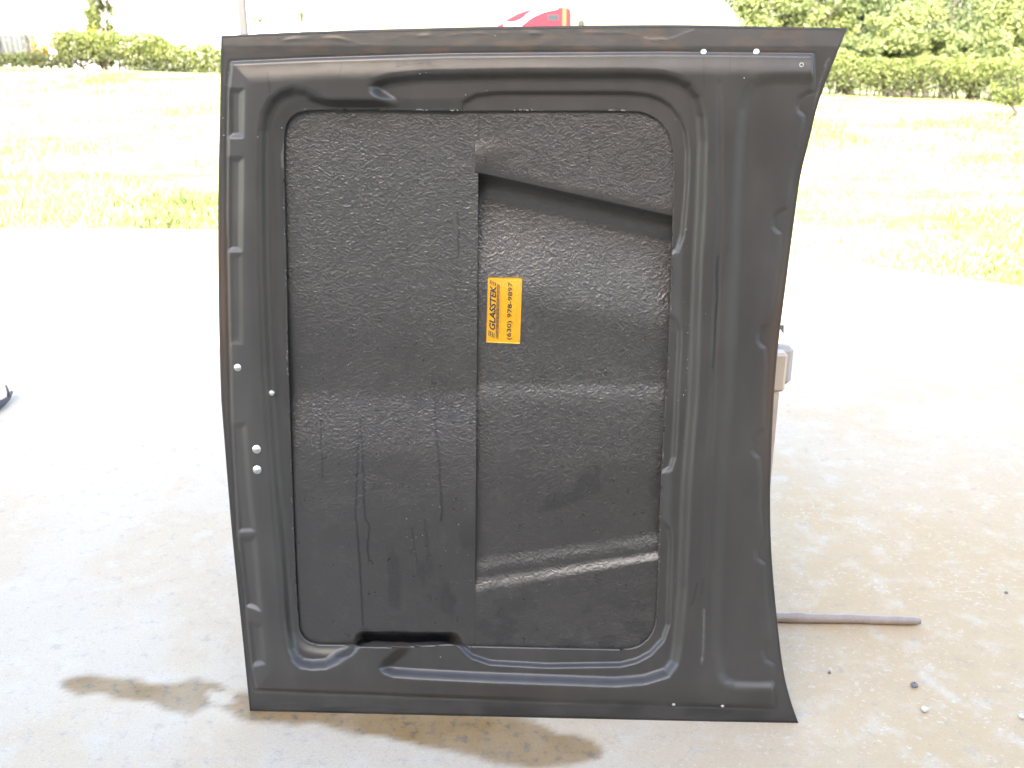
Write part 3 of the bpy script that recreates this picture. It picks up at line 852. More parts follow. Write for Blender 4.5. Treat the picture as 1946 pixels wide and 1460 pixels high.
for i in range(nl):
    j = (i + 1) % nl
    fs.append([nb + i, nb + j, nb + nl + j, nb + nl + i])
    fs.append([nb + nl + i, nb + nl + j, nb + 2 * nl + j, nb + 2 * nl + i])
    fs.append([nb + 2 * nl + i, nb + 2 * nl + j, loop[j], loop[i]])
mesh_obj('outer_skin', vs, fs, M['skin'], hood, True)

# fasteners
def lathe(prof, c, ax, n=20):
    """revolve (r, h) about ax at c"""
    ax = Vector(ax).normalized(); a = ax.orthogonal().normalized(); b_ = ax.cross(a)
    v = []; f = []
    for r, h in prof:
        for k in range(n):
            t = 2 * math.pi * k / n
            v.append(Vector(c) + ax * h + (a * math.cos(t) + b_ * math.sin(t)) * r)
    for i in range(len(prof) - 1):
        for k in range(n):
            f.append((i * n + k, i * n + (k + 1) % n, (i + 1) * n + (k + 1) % n, (i + 1) * n + k))
    f.append(tuple(range((len(prof) - 1) * n, len(prof) * n)))
    return [tuple(p) for p in v], f
def surf(px, py, hf):
    a = np.array([float(px)]); b_ = np.array([float(py)])
    return hood_uv(a, b_, hf(a, b_))[0]
def surf_n(px, py, hf, e=5.0):
    pu = surf(px + e, py, hf) - surf(px - e, py, hf); pv = surf(px, py - e, hf) - surf(px, py + e, hf)
    n = np.cross(pu, pv); n /= np.linalg.norm(n)
    return n if n @ en_ > 0 else -n
for px_, py_, r in ((452, 700, 0.0085), (488, 855, 0.0100), (489, 894, 0.0100)):
    c = surf(px_, py_, frame_height)
    v, f = lathe([(r, -0.001), (r, 0.0012), (r * 0.93, 0.002), (r * 0.55, 0.0024), (r * 0.52, 0.0042), (r * 0.40, 0.0056), (r * 0.15, 0.0060)], c, en_)
    o = mesh_obj('rivet', v, f, M['zinc'], hood, True)
c = surf(516, 748, frame_height)
v, f = lathe([(0.0075, -0.001), (0.0075, 0.002), (0.006, 0.006), (0.003, 0.0075), (0.001, 0.0078)], c, surf_n(516, 748, frame_height))
mesh_obj('rivet', v, f, M['zinc'], hood, True)
for px_, py_ in ((1337, 101), (1437, 100.5)):
    c = surf(px_, py_, frame_height)
    v, f = lathe([(0.0062, -0.002), (0.0062, 0.0022), (0.0045, 0.0046), (0.002, 0.0056)], c, en_ + np.array([0, 0, 0.35]), 14)
    mesh_obj('stud', v, f, M['white_paint'], hood, True)
for px_, py_ in ((1280, 1339.5), (1373, 1342.5)):
    c = surf(px_, py_, frame_height)
    v, f = lathe([(0.0042, -0.001), (0.0040, 0.001), (0.0026, 0.0022)], c, en_, 12)
    mesh_obj('stud', v, f, M['hole'], hood, True)
c = surf(1523, 125, frame_height)
v, f = lathe([(0.0046, -0.002), (0.0046, 0.0008), (0.0030, 0.0010), (0.0028, -0.004)], c, en_, 16)
mesh_obj('drilled_hole', v, f, M['hole'], hood, True)

# water beads
mb = MB()
drops = [(490, 262, 1), (1300, 405, 0), (1304, 438, 1), (1305, 470, 0), (1303, 540, 0), (1299, 575, 0), (1305, 616, 0), (1307, 634, 1), (1306, 685, 1), (1306, 701, 1), (1304, 709, 0), (1303, 743, 1), (1299, 752, 1), (1288, 762, 0), (1301, 774, 0), (1299, 839, 0),
         (580, 209, 1), (434, 139, 0), (430, 163, 0), (424, 226, 1), (426, 259, 1), (515, 180, 0), (536, 245, 1), (885, 182, 1), (925, 174, 1), (783, 188, 0), (798, 142, 1), (810, 140, 0), (941, 70, 1), (1283, 228, 0), (1414, 150, 1), (650, 1040, 0), (837, 1250, 1), (1281, 880, 0), (1283, 1105, 0), (1310, 620, 0), (1341, 598, 0)]
for px_, py_, big in drops:
    c = surf(px_, py_, frame_height)
    r = (0.0017 if big else 0.0010) * random.uniform(0.8, 1.15)
    v, f = lathe([(r, -0.0003), (r * 0.9, r * 0.45), (r * 0.55, r * 0.8), (r * 0.15, r * 0.95)], c, en_, 8)
    mb.add(v, f)
for _ in range(70):
    py_ = random.uniform(640, 760) if _ < 20 else random.uniform(960, 1130)
    px_ = random.uniform(560, 900) if _ < 20 else random.uniform(770, 895)
    if _ >= 45: px_, py_ = random.gauss(1150, 40), None
    if py_ is None:
        py_ = line_y(px_, 1100, 325, 1260, 380) + random.gauss(0, 7)
        c = surf(px_, py_, lambda a, b_: right_height(a, b_) - 0.0015)
    else:
        c = surf(px_, py_, left_height)
    r = random.uniform(0.0006, 0.0014)
    v, f = lathe([(r, -0.0003), (r * 0.9, r * 0.45), (r * 0.55, r * 0.8), (r * 0.15, r * 0.95)], c, en_ + np.array([0, 0, 0.2]), 6)
    mb.add(v, f)
mw, nt, bs = new_mat('water_bead')
vv = coords(nt); nt.links.new(mixc(nt, noise(nt, vv, 50), (0.16, 0.17, 0.18), (0.26, 0.27, 0.28)), bs.inputs['Base Color'])
bs.inputs['Roughness'].default_value = 0.08
wd = mb.build('water_droplet', mw, hood, True); wd['kind'] = 'stuff'

# sticker
rh = lambda a, b_: right_height(a, b_) - 0.0015
cTL, cTR, cBR, cBL = map(np.array, ((927., 528.), (992.5, 529.), (988., 655.), (924., 652.)))
def st_px(u, v):
    u = np.asarray(u, float)[..., None]; v = np.asarray(v, float)[..., None]
    lo = cBR * (1 - v) + cBL * v; hi = cTR * (1 - v) + cTL * v
    return lo * (1 - u) + hi * u
def st_pt(u, v, lift):
    p = st_px(u, v)
    return hood_uv(p[..., 0], p[..., 1], rh(p[..., 0], p[..., 1]) + lift)
nu, nv = 40, 22
U, Vv = np.meshgrid(np.linspace(0, 1, nu), np.linspace(0, 1, nv))
wr = 0.0011 * (fbm(U * 9, Vv * 5, 91) - 0.5)
stv = st_pt(U, Vv, 0.0016 + wr).reshape(-1, 3)
sf = grid_faces(nv, nu)
n0 = len(stv)
loop2 = list(range(nu)) + [r * nu + nu - 1 for r in range(1, nv)] + [(nv - 1) * nu + c for c in range(nu - 2, -1, -1)] + [r * nu for r in range(nv - 2, 0, -1)]
sfl = sf.tolist() + [[loop2[i], loop2[(i + 1) % len(loop2)], n0 + (i + 1) % len(loop2), n0 + i] for i in range(len(loop2))]
sticker = mesh_obj('sticker', np.concatenate([stv, stv[loop2] - en_ * 0.0022]), sfl, M['sticker'], hood, True)
sticker['label'] = 'yellow company sticker with black lettering and phone number'

def text_mesh(body, shear, bold):
    cu = bpy.data.curves.new('lettering_curve', 'FONT')
    cu.body = body; cu.size = 1.0; cu.shear = shear; cu.offset = bold; cu.resolution_u = 3
    ob = bpy.data.objects.new('lettering_tmp', cu)
    COL.objects.link(ob)
    bpy.context.view_layer.update()
    dg = bpy.context.evaluated_depsgraph_get()
    me = ob.evaluated_get(dg).to_mesh()
    v = np.array([q.co[:] for q in me.vertices]); f = [tuple(p.vertices) for p in me.polygons]
    ob.evaluated_get(dg).to_mesh_clear()
    bpy.data.objects.remove(ob); bpy.data.curves.remove(cu)
    v[:, 0] -= v[:, 0].min(); v[:, 0] /= v[:, 0].max()
    v[:, 1] -= v[:, 1].min(); v[:, 1] /= v[:, 1].max()
    return v, f
def put_text(name, body, u0, u1, v0, v1, mat, parent, pt, shear=0.0, bold=0.0):
    v, f = text_mesh(body, shear, bold)
    P = pt(u0 + (u1 - u0) * v[:, 0], v0 + (v1 - v0) * v[:, 1])
    return mesh_obj(name, P, f, mat, parent)
spt = lambda u, v: st_pt(u, v, 0.0024)
put_text('company_name', 'GLASSTEK', 0.195, 0.875, 0.745, 0.925, M['ink'], sticker, spt, 0.30, 0.028)
put_text('phone_number', '(630) 978-9897', 0.055, 0.925, 0.235, 0.40, M['ink'], sticker, spt, 0.0, 0.012)
def bars(name, rects, mat):
    vv, fq = [], []
    for (u0, u1, v0, v1) in rects:
        us = np.linspace(u0, u1, 7); b0 = len(vv)
        lo = st_pt(us, np.full(7, v0), 0.0023); hi = st_pt(us, np.full(7, v1), 0.0023)
        vv += lo.tolist() + hi.tolist()
        fq += [(b0 + i, b0 + i + 1, b0 + 8 + i, b0 + 7 + i) for i in range(6)]
    return mesh_obj(name, vv, fq, mat, sticker)
rects = []
for i, v_ in enumerate((0.925, 0.875, 0.825, 0.775)):
    rects.append((0.105 - 0.012 * i, 0.185 - 0.012 * i, v_ - 0.012, v_ + 0.012))
    rects.append((0.895 - 0.010 * i, 0.955 - 0.012 * i, v_ - 0.012, v_ + 0.012))
rects += [(0.075, 0.90, 0.705, 0.722), (0.06, 0.885, 0.648, 0.662), (0.065, 0.20, 0.675, 0.69), (0.80, 0.895, 0.675, 0.69)]
for q in np.arange(0.21, 0.79, 0.021):
    rects.append((q, q + 0.021 * random.uniform(0.35, 0.85), 0.668, 0.697))
bars('stripe', rects, M['ink'])
small = []
for v_, a, b_ in ((0.61, 0.10, 0.86), (0.13, 0.34, 0.64), (0.055, 0.04, 0.20), (0.055, 0.68, 0.95)):
    for q in np.arange(a, b_, 0.024):
        if random.random() < 0.85: small.append((q, q + 0.024 * random.uniform(0.4, 0.8), v_ - 0.012, v_ + 0.012))
fp = bars('fine_print', small, M['ink_grey']); fp['kind'] = 'stuff'
# faint hand-written mark on the frame
mpt = lambda u, v: hood_uv(752 + 70 * u, 128.5 - 11 * v - 1.5 * u, frame_height(752 + 70 * u, 128.5 - 11 * v - 1.5 * u) + 0.0006)
put_text('hand_mark', '2/A 1H A', 0.0, 1.0, 0.0, 1.0, M['pencil'], hood, mpt, 0.0, -0.012)

# ------------------------------------------------------------------ saw horse behind the hood
YB = 2.27
def pz(py, Yd): return float(at(np.array(1480.0), np.array(float(py)), np.array(float(Yd)))[2])
def pxx(px, py, Yd): return float(at(np.array(float(px)), np.array(float(py)), np.array(float(Yd)))[0])
zt, zb = pz(673, YB), pz(746, YB)
xr = pxx(1495, 710, YB)
saw = empty('saw_horse', (0.1, YB, 0))
tag(saw, 'wooden saw horse propping the hood, its beam end showing at right', 'saw horse')
b = MB(); b.box((-0.38, YB, zb), (xr, YB + 0.040, zt), 0.006); b.build('beam', M['wood'], saw)
xr2 = pxx(1506, 710, YB + 0.042)
b = MB(); b.box((-0.40, YB + 0.042, zb + 0.003), (xr2, YB + 0.082, zt + 0.002), 0.010); b.build('rear_beam', M['wood_grey'], saw)
xl = pxx(1481, 745, YB)
for xa, xb in ((xl - 0.09, xl), (-0.34, -0.25)):
    for y0, y1, yy in ((YB + 0.001, YB - 0.015, 0.036), (YB + 0.086, YB + 0.36, 0.036)):
        pr = [(y0, zb - 0.0015 if y0 < YB + 0.05 else zt - 0.02), (y1, 0.0), (y1 + yy, 0.0), (y0 + yy, zb - 0.0015 if y0 < YB + 0.05 else zt - 0.02)]
        b = MB(); b.prism(pr, (0, 1, 0), (0, 0, 1), (1, 0, 0), (xa, 0, 0), xb - xa); b.build('leg', M['wood'], saw)
Yp_ = YB + 0.088
pl = [(1481, 618.5), (1490, 618.5), (1489.5, 636), (1480, 622), (1474, 640), (1470, 690), (1440, 690), (1440, 616)]
pp = [at(np.array(float(a)), np.array(float(c_)), np.array(Yp_)) for a, c_ in pl]
b = MB(); n_ = len(pp)
b.add([tuple(p) for p in pp] + [tuple(p + np.array([0, 0.004, 0])) for p in pp], [tuple(range(n_)), tuple(range(2 * n_ - 1, n_ - 1, -1))] + [((i + 1) % n_, i, n_ + i, n_ + (i + 1) % n_) for i in range(n_)])
b.build('bracket', M['steel'], saw)

# ------------------------------------------------------------------ stick, stones, twig
pa = on_ground(np.array(1395.0), np.array(1180.0)); pb = on_ground(np.array(1747.0), np.array(1187.0))
b = MB(); pts = []; rr = []
for i in range(26):
    t = i / 25
    p = pa * (1 - t) + pb * t
    r = 0.0145 - 0.003 * t + 0.0004 * math.sin(i * 2.1) + (0.0016 if i in (8, 9) else 0)
    pts.append((p[0], p[1] + 0.001 * math.sin(i * 0.5), 0.0005 + r)); rr.append(r)
rr[-1] *= 0.75
b.tube(pts, rr, 10)
stick = b.build('wooden_stick', M['stick'], None, True)
tag(stick, 'brown wooden stick lying on the concrete right of the hood', 'stick')

def pebble(px, py, r, mat, label, group=None):
    c = on_ground(np.array(float(px)), np.array(float(py)))
    rg = np.random.default_rng(int(px * 7 + py)); v = []; f = []
    n, mrow = 9, 6
    for i in range(mrow):
        th = math.pi * (i + 0.3) / (mrow - 0.4)
        for k in range(n):
            ph = 2 * math.pi * k / n
            q = r * (1 + rg.uniform(-0.16, 0.16))
            v.append((c[0] + q * math.sin(th) * math.cos(ph) * 1.1, c[1] + q * math.sin(th) * math.sin(ph), max(0.0, r * 0.75 + q * 0.75 * math.cos(th))))
    for i in range(mrow - 1):
        for k in range(n): f.append((i * n + k, (i + 1) * n + k, (i + 1) * n + (k + 1) % n, i * n + (k + 1) % n))
    f.append(tuple(range(n))[::-1]); f.append(tuple((mrow - 1) * n + k for k in range(n)))
    return tag(mesh_obj('pebble', v, f, mat, None, True), label, 'pebble', group)
pebble(1737, 1306, 0.0085, M['stone'], 'round grey pebble on the concrete at lower right', 'pebbles on the concrete')
pebble(1757, 1352, 0.0085, M['stone_pale'], 'pale flat pebble near the whitish scuff line', 'pebbles on the concrete')
pebble(1942, 1365, 0.0075, M['stone_pale'], 'pale pebble at the far right edge of the concrete', 'pebbles on the concrete')
pebble(1912, 1128, 0.0045, M['stone'], 'tiny dark pebble right of the stick', 'pebbles on the concrete')
pebble(1576, 1280, 0.004, M['stone'], 'tiny dark pebble between hood corner and stick', 'pebbles on the concrete')

tw = empty('dead_twig', tuple(on_ground(np.array(4.0), np.array(765.0))))
tag(tw, 'dark broken twig on the concrete at the left edge', 'twig')
q = [on_ground(np.array(float(a)), np.array(float(c_)), h) for a, c_, h in ((-60, 800, 0.012), (-20, 782, 0.02), (2, 768, 0.02), (16, 757, 0.02), (22, 745, 0.02))]
b = MB(); b.tube([tuple(p) for p in q], [0.017, 0.018, 0.015, 0.010, 0.006], 8); b.build('stem', M['twig'], tw, True)
b = MB(); q2 = q[3]
b.tube([tuple(q2), tuple(q2 + np.array([0.004, 0.0, 0.03])), tuple(q2 + np.array([-0.006, 0.01, 0.055]))], [0.006, 0.005, 0.003], 6); b.build('side_shoot', M['twig'], tw, True)
b = MB(); q2 = q[2]
b.tube([tuple(q2), tuple(q2 + np.array([-0.01, 0.0, 0.035]))], [0.006, 0.003], 6); b.build('side_shoot', M['twig'], tw, True)

# ------------------------------------------------------------------ vegetation
def leaf_cloud(cent, size, r, tone=None, up=0.35):
    """one quad leaf per centre"""
    n = len(cent)
    a = r.normal(size=(n, 3)); a /= np.linalg.norm(a, axis=1)[:, None]
    nrm = r.normal(size=(n, 3)); nrm[:, 2] += up * 2; nrm /= np.linalg.norm(nrm, axis=1)[:, None]
    a -= (a * nrm).sum(1)[:, None] * nrm; a /= np.linalg.norm(a, axis=1)[:, None] + 1e-9
    b_ = np.cross(nrm, a)
    s = size * r.uniform(0.6, 1.3, n)[:, None]
    v = np.stack([cent - a * s, cent + b_ * s * 0.42 - a * s * 0.1, cent + a * s, cent - b_ * s * 0.42 - a * s * 0.1], 1)
    f = np.arange(n * 4).reshape(-1, 4)
    t = r.random(n) if tone is None else np.clip(tone + r.normal(0, 0.16, n), 0, 1)
    return v.reshape(-1, 3), f, np.repeat(t, 4)

def crown_points(c, rad, n, nclump, r, flat=1.0):
    c = np.array(c); rad = np.array(rad)
    cc = r.normal(size=(nclump, 3)); cc /= np.linalg.norm(cc, axis=1)[:, None]
    cc *= (r.random(nclump)[:, None] ** 0.35) * 0.86
    cr = r.uniform(0.16, 0.34, nclump)
    w = cr ** 2; w /= w.sum()
    pick = r.choice(nclump, n, p=w)
    off = r.normal(size=(n, 3)); off /= np.linalg.norm(off, axis=1)[:, None]
    off *= (r.random(n)[:, None] ** 0.45) * cr[pick][:, None]
    tone = np.clip(0.25 + 0.5 * r.random(nclump), 0, 1)[pick]
    return c + (cc[pick] + off) * rad, tone, c + cc * rad

def tree(name, label, base, crowns, mat, n, leaf, seed, group=None, trunk_r=0.12, cat='tree'):
    r = np.random.default_rng(seed)
    base = np.array(base, float)
    root = empty(name, tuple(base)); tag(root, label, cat, group)
    tv, tf, tt = [], [], []; k = 0
    mb_ = MB()
    for (c, rad, share) in crowns:
        p, tone, cl = crown_points(c, rad, int(n * share), max(10, int(26 * share + 8)), r)
        keep = p[:, 2] > base[2] + 0.02
        v, f, t = leaf_cloud(p[keep], leaf, r, tone[keep])
        tv.append(v); tf.append(f + k); tt.append(t); k += len(v)
        c = np.array(c)
        for q in cl[:7]:
            m1 = base * 0.5 + c * 0.5 + r.normal(0, 0.1, 3) * trunk_r * 4
            mb_.tube([tuple(m1), tuple((m1 + q) / 2 + r.normal(0, 0.06, 3)), tuple(q)], [trunk_r * 0.42, trunk_r * 0.26, trunk_r * 0.08], 6)
        mb_.tube([tuple(base - np.array([0, 0, 0.05])), tuple(base * 0.75 + c * 0.25 + r.normal(0, 0.05, 3)), tuple(base * 0.5 + c * 0.5), tuple(c)], [trunk_r * 1.25, trunk_r, trunk_r * 0.75, trunk_r * 0.35], 9)
    mesh_obj('crown', np.concatenate(tv), np.concatenate(tf), mat, root, False, {'tone': np.concatenate(tt)})
    mb_.build('trunk', M['bark'], root, True)
    return root

def G3(x, y): return np.array([x, y, float(terrain_z(np.array(x), np.array(y)))])
def hedge_line(px, py):
    p = on_ground(np.array(float(px)), np.array(float(py)), -0.13)
    return p

def hedge(name, label, p0, p1, h0, h1, width, n, leaf, mat, seed, rough=0.12, gap=None, cat='hedge', stems=40, low=0.0):
    r = np.random.default_rng(seed)
    p0 = np.array(p0, float); p1 = np.array(p1, float)
    root = empty(name, tuple(p0)); tag(root, label, cat)
    d = p1 - p0; L = np.linalg.norm(d[:2]); nrm = np.array([-d[1], d[0], 0]) / L
    t = r.random(n); hh = (h0 + (h1 - h0) * t) * (1 + rough * 2.2 * (fbm(t * L * 0.9, t * 0, seed, 4) - 0.5) + rough * 1.3 * (fbm(t * L * 3.3, t * 0, seed + 9, 3) - 0.5))
    z = r.random(n) ** 0.75
    e = fbm(t * L * 2.0, z * 2.0 + 5, seed + 3, 3)
    half = width / 2 * (0.65 + 0.7 * e) * np.where(z > 0.85, 1 - (z - 0.85) * 3.2, 1)
    u = r.uniform(-1, 1, n); u = np.sign(u) * np.abs(u) ** 0.5
    keep = np.ones(n, bool)
    if gap is not None: keep = gap(t, z, r)
    if low > 0: keep &= (z > low) | (r.random(n) < 0.3)
    P = p0 + d * t[:, None] + nrm * (u * half)[:, None]
    P[:, 2] = terrain_z(P[:, 0], P[:, 1]) + 0.02 + hh * z
    tone = np.clip(0.12 + 0.72 * z ** 1.6 + 0.5 * (fbm(t * L * 1.4, z * 3, seed + 5, 3) - 0.5), 0, 1)  # light from above painted into the tone: pale tops, dark base
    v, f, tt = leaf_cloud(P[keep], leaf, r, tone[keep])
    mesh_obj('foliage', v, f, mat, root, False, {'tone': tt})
    b_ = MB()
    for i in range(stems):
        q = p0 + d * ((i + r.random()) / stems) + nrm * r.uniform(-0.15, 0.15)
        q[2] = float(terrain_z(q[0], q[1])) - 0.03
        top = q + np.array([r.uniform(-0.15, 0.15), r.uniform(-0.1, 0.1), (h0 + h1) * 0.42])
        b_.tube([tuple(q), tuple((q + top) / 2 + r.normal(0, 0.03, 3)), tuple(top)], [0.018, 0.014, 0.006], 5)
    st_ = b_.build('stems', M['bark'], root, True); st_['kind'] = 'stuff'
    return root

hl0, hl1 = hedge_line(-330, 124), hedge_line(700, 131)
hr0, hr1 = hedge_line(900, 150), hedge_line(2250, 208)
def gap_left(t, z, r):
    g1 = (np.abs(t - 0.53) < 0.045) & (z < 0.28)
    thin = (t < 0.455) & (z > 0.38) & (r.random(len(t)) < 0.985)
    return ~(g1 | thin)
hedge('hedge', 'loose hedge, sunlit yellow tops and shaded dark base painted in, left of the hood', hl0, hl1, 1.15, 1.25, 1.1, 56000, 0.06, M['leaf_hedge'], 101, 0.22, gap_left, stems=170)
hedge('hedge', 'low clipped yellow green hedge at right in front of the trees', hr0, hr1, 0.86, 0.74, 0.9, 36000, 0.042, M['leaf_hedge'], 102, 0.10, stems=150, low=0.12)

def shrub(label, px, py, Yd, rx, rz, mat, n, leaf, seed, name='shrub', group=None):
    c = at(np.array(float(px)), np.array(float(py)), np.array(float(Yd)))
    base = G3(c[0], c[1])
    return tree(name, label, base, [((c[0], c[1], c[2]), (rx, rx, rz), 1.0)], mat, n, leaf, seed, group, 0.035, 'shrub')
YL = float(hl0[1])
shrub('orange yellow shrub in front of the pale blue fence', 75, 98, YL - 0.8, 0.42, 0.40, M['leaf_yellow'], 650, 0.05, 201, group='yellow shrubs along the hedge')
shrub('bright yellow shrub just right of the pale blue fence end', 112, 90, YL - 0.7, 0.36, 0.46, M['leaf_yellow'], 650, 0.05, 202, group='yellow shrubs along the hedge')
shrub('yellow shrub beside the sapling above the red rail', 185, 84, YL - 0.6, 0.62, 0.46, M['leaf_yellow'], 1600, 0.05, 203, group='yellow shrubs along the hedge')
shrub('dark green bush in the hedge right of the red rail', 296, 92, YL - 0.9, 0.52, 0.42, M['leaf_dark'], 2000, 0.05, 204)

# sapling
c = at(np.array(190.0), np.array(20.0), np.array(YL + 0.6))
tree('sapling', 'thin yellow green sapling rising above the left hedge', G3(c[0], c[1]),
     [((c[0], c[1], c[2]), (0.62, 0.5, 1.25), 0.6), ((c[0] - 0.35, c[1], c[2] - 0.35), (0.30, 0.3, 0.5), 0.25), ((c[0] + 0.3, c[1], c[2] + 0.9), (0.45, 0.4, 0.7), 0.3)], M['leaf_hedge'], 4200, 0.065, 205, None, 0.03)
c = at(np.array(-30.0), np.array(-60.0), np.array(38.0))
tree('broadleaf_tree', 'green leafy tree at the top left corner', G3(c[0], c[1]), [((c[0], c[1], c[2]), (1.25, 1.2, 1.9), 1.0)], M['leaf_dark'], 5000, 0.08, 206)
for px_, py_, sd in ((490, 40, 207), (573, 34, 208)):
    c = at(np.array(float(px_)), np.array(float(py_)), np.array(YL + 2.0))
    tree('sapling', 'tiny leafy sapling by the grey post' if px_ == 490 else 'slim yellow sapling behind the top edge of the hood', G3(c[0], c[1]),
         [((c[0], c[1], c[2]), (0.22 if px_ == 490 else 0.09, 0.2, 0.30), 1.0)], M['leaf_hedge'], 260, 0.05, sd, None, 0.02)

# trees at right
def big(label, px, py, Yd, rx, ry, rz, mat, n, leaf, seed, extra=(), tr=0.14):
    c = at(np.array(float(px)), np.array(float(py)), np.array(float(Yd)))
    cr = [((c[0], c[1], c[2]), (rx, ry, rz), 1.0)]
    for (qx, qy, sx, sz, sh) in extra:
        e = at(np.array(float(qx)), np.array(float(qy)), np.array(float(Yd)))
        cr.append(((e[0], e[1], e[2]), (sx, sx, sz), sh))
    return tree('broadleaf_tree', label, G3(c[0], c[1]), cr, mat, n, leaf, seed, 'trees behind the right hedge', tr)
big('airy light green tree above the top right corner of the hood', 1505, -10, 27, 1.75, 1.5, 1.35, M['leaf_light'], 11000, 0.07, 301, ((1430, -20, 0.9, 0.8, 0.3), (1570, 40, 0.9, 0.8, 0.3)))
big('rounded light green tree right of the hood corner', 1722, 75, 24, 1.15, 1.1, 0.95, M['leaf_light'], 14000, 0.055, 302, ((1660, 110, 0.7, 0.6, 0.3), (1780, 100, 0.7, 0.6, 0.3)))
big('low bushy green tree behind the right end of the hedge', 1862, 115, 21.5, 0.85, 0.9, 0.62, M['leaf_light'], 11000, 0.05, 303, ((1820, 135, 0.5, 0.45, 0.3),), 0.10)
big('tall bright green tree at the right edge', 1930, 40, 22.5, 0.85, 0.9, 1.3, M['leaf_light'], 11000, 0.055, 304, ((1960, 110, 0.6, 0.7, 0.35),))
big('dark green tree between the light green crowns', 1610, 60, 29, 1.6, 1.4, 1.5, M['leaf_dark'], 10000, 0.07, 305, ((1650, 0, 1.2, 1.0, 0.4),))
big('dark leaved tree filling the shaded gap at top right', 1815, 0, 33, 2.6, 1.6, 2.4, M['leaf_dark'], 11000, 0.08, 306, ((1840, 60, 1.6, 1.2, 0.3), (1700, -30, 1.6, 1.3, 0.3)), 0.09)  # dark leaf colour stands in for shade between the crowns
shrub('pale shrub behind the hedge beside the hood corner', 1625, 100, 22.5, 0.65, 0.36, M['leaf_light'], 2600, 0.05, 307)
shrub('weedy yellow flowered clump at the right edge before the hedge', 1925, 168, 16.6, 0.34, 0.34, M['leaf_hedge'], 1100, 0.035, 308)

# ------------------------------------------------------------------ left background
YF = 35.0
fa = at(np.array(-120.0), np.array(62.0), np.array(YF)); fb = at(np.array(133.0), np.array(62.0), np.array(YF))
zf0 = float(terrain_z(np.array(fa[0]), np.array(YF)))
fen = empty('sheet_fence', (fb[0], YF, zf0))
tag(fen, 'pale blue grey sheet fence behind the hedge at left', 'fence')
zt_ = fa[2]
b = MB(); b.box((fa[0], YF - 0.04, zt_ - 0.07), (fb[0], YF + 0.04, zt_), 0.01); b.build('top_rail', M['grey_post'], fen)
posts = [-118, -60, 0, 52, 69, 131]
for p in posts:
    x = pxx(p, 95, YF); b = MB(); b.box((x - 0.035, YF - 0.06, zf0), (x + 0.035, YF - 0.001, zt_ - 0.072), 0.008); b.build('post', M['grey_post'], fen)
xs_ = [pxx(p, 95, YF) for p in (-118, -60, 0, 69)]
for a, c_ in zip(xs_[:-1], xs_[1:]):
    b = MB(); n_ = 14
    for i in range(n_):
        x0 = a + (c_ - a) * i / n_; x1 = a + (c_ - a) * (i + 1) / n_
        b.box((x0 + 0.001, YF + (0.001 if i % 2 else 0.014), zf0 + 0.05), (x1 - 0.001, YF + (0.012 if i % 2 else 0.025), zt_ - 0.075))
    b.build('sheet_panel', M['pale_blue'], fen)

YW = 46.0
wl = at(np.array(-420.0), np.array(0.0), np.array(YW))[0]; wr_ = at(np.array(640.0), np.array(0.0), np.array(YW))[0]
zw = float(terrain_z(np.array(wl), np.array(YW))); zw = min(zw, -2.1)
ware = empty('warehouse', ((wl + wr_) / 2, YW, zw)); tag(ware, 'long white warehouse glowing in the sun behind the left hedge', 'building')
b = MB(); b.box((wl, YW, zw - 0.2), (wr_, YW + 14, zw + 6.5)); b.build('wall', M['wall_white'], ware)
b = MB(); b.box((wl - 0.2, YW - 0.3, zw + 6.5), (wr_ + 0.2, YW + 14.3, zw + 6.8)); b.build('roof', M['roof'], ware)
wx1, wz0 = at(np.array(240.0), np.array(15.0), np.array(YW))[[0, 2]]
wx0 = at(np.array(175.0), np.array(15.0), np.array(YW))[0]
win = MB(); fw = 0.09
win.box((wx0, YW - 0.06, wz0), (wx1, YW - 0.002, wz0 + fw)); win.box((wx0, YW - 0.06, wz0 + 1.4), (wx1, YW - 0.002, wz0 + 1.4 + fw))
win.box((wx0, YW - 0.06, wz0 + fw + .002), (wx0 + fw, YW - 0.002, wz0 + 1.398)); win.box((wx1 - fw, YW - 0.06, wz0 + fw + .002), (wx1, YW - 0.002, wz0 + 1.398))
wo = win.build('window', M['pale_blue'], ware)
b = MB(); b.box((wx0 + fw, YW - 0.02, wz0 + fw), (wx1 - fw, YW - 0.004, wz0 + 1.4)); b.build('pane', M['wall_white'], wo)
gp = at(np.array(461.0), np.array(30.0), np.array(41.0))
zg = float(terrain_z(np.array(gp[0]), np.array(41.0)))
b = MB(); b.box((gp[0] - 0.15, 40.85, zg - 0.1), (gp[0] + 0.15, 41.15, zg + 7.0), 0.02)
post = b.build('utility_post', M['grey_post']); tag(post, 'square grey post rising behind the hedge near the hood corner', 'post')
# red rail lying behind the left hedge
ra, rb = at(np.array(196.0), np.array(104.0), np.array(YL + 0.9)), at(np.array(262.0), np.array(98.0), np.array(YL + 0.9))
rail = empty('red_rail', (float(ra[0] + rb[0]) / 2, YL + 0.9, float(terrain_z(np.array(ra[0]), np.array(YL + 0.9)))))
tag(rail, 'low red rail showing through the hedge below the sapling', 'rail')
b = MB(); b.tube([tuple(ra), tuple(rb)], 0.055, 8); b.build('bar', M['red'], rail, True)
for q in (ra, rb):
    b = MB(); zq = float(terrain_z(np.array(q[0]), np.array(q[1]))) - 0.03; b.tube([(q[0], q[1], zq), (q[0], q[1], q[2] - 0.03)], 0.04, 8); b.build('leg', M['red'], rail, True)

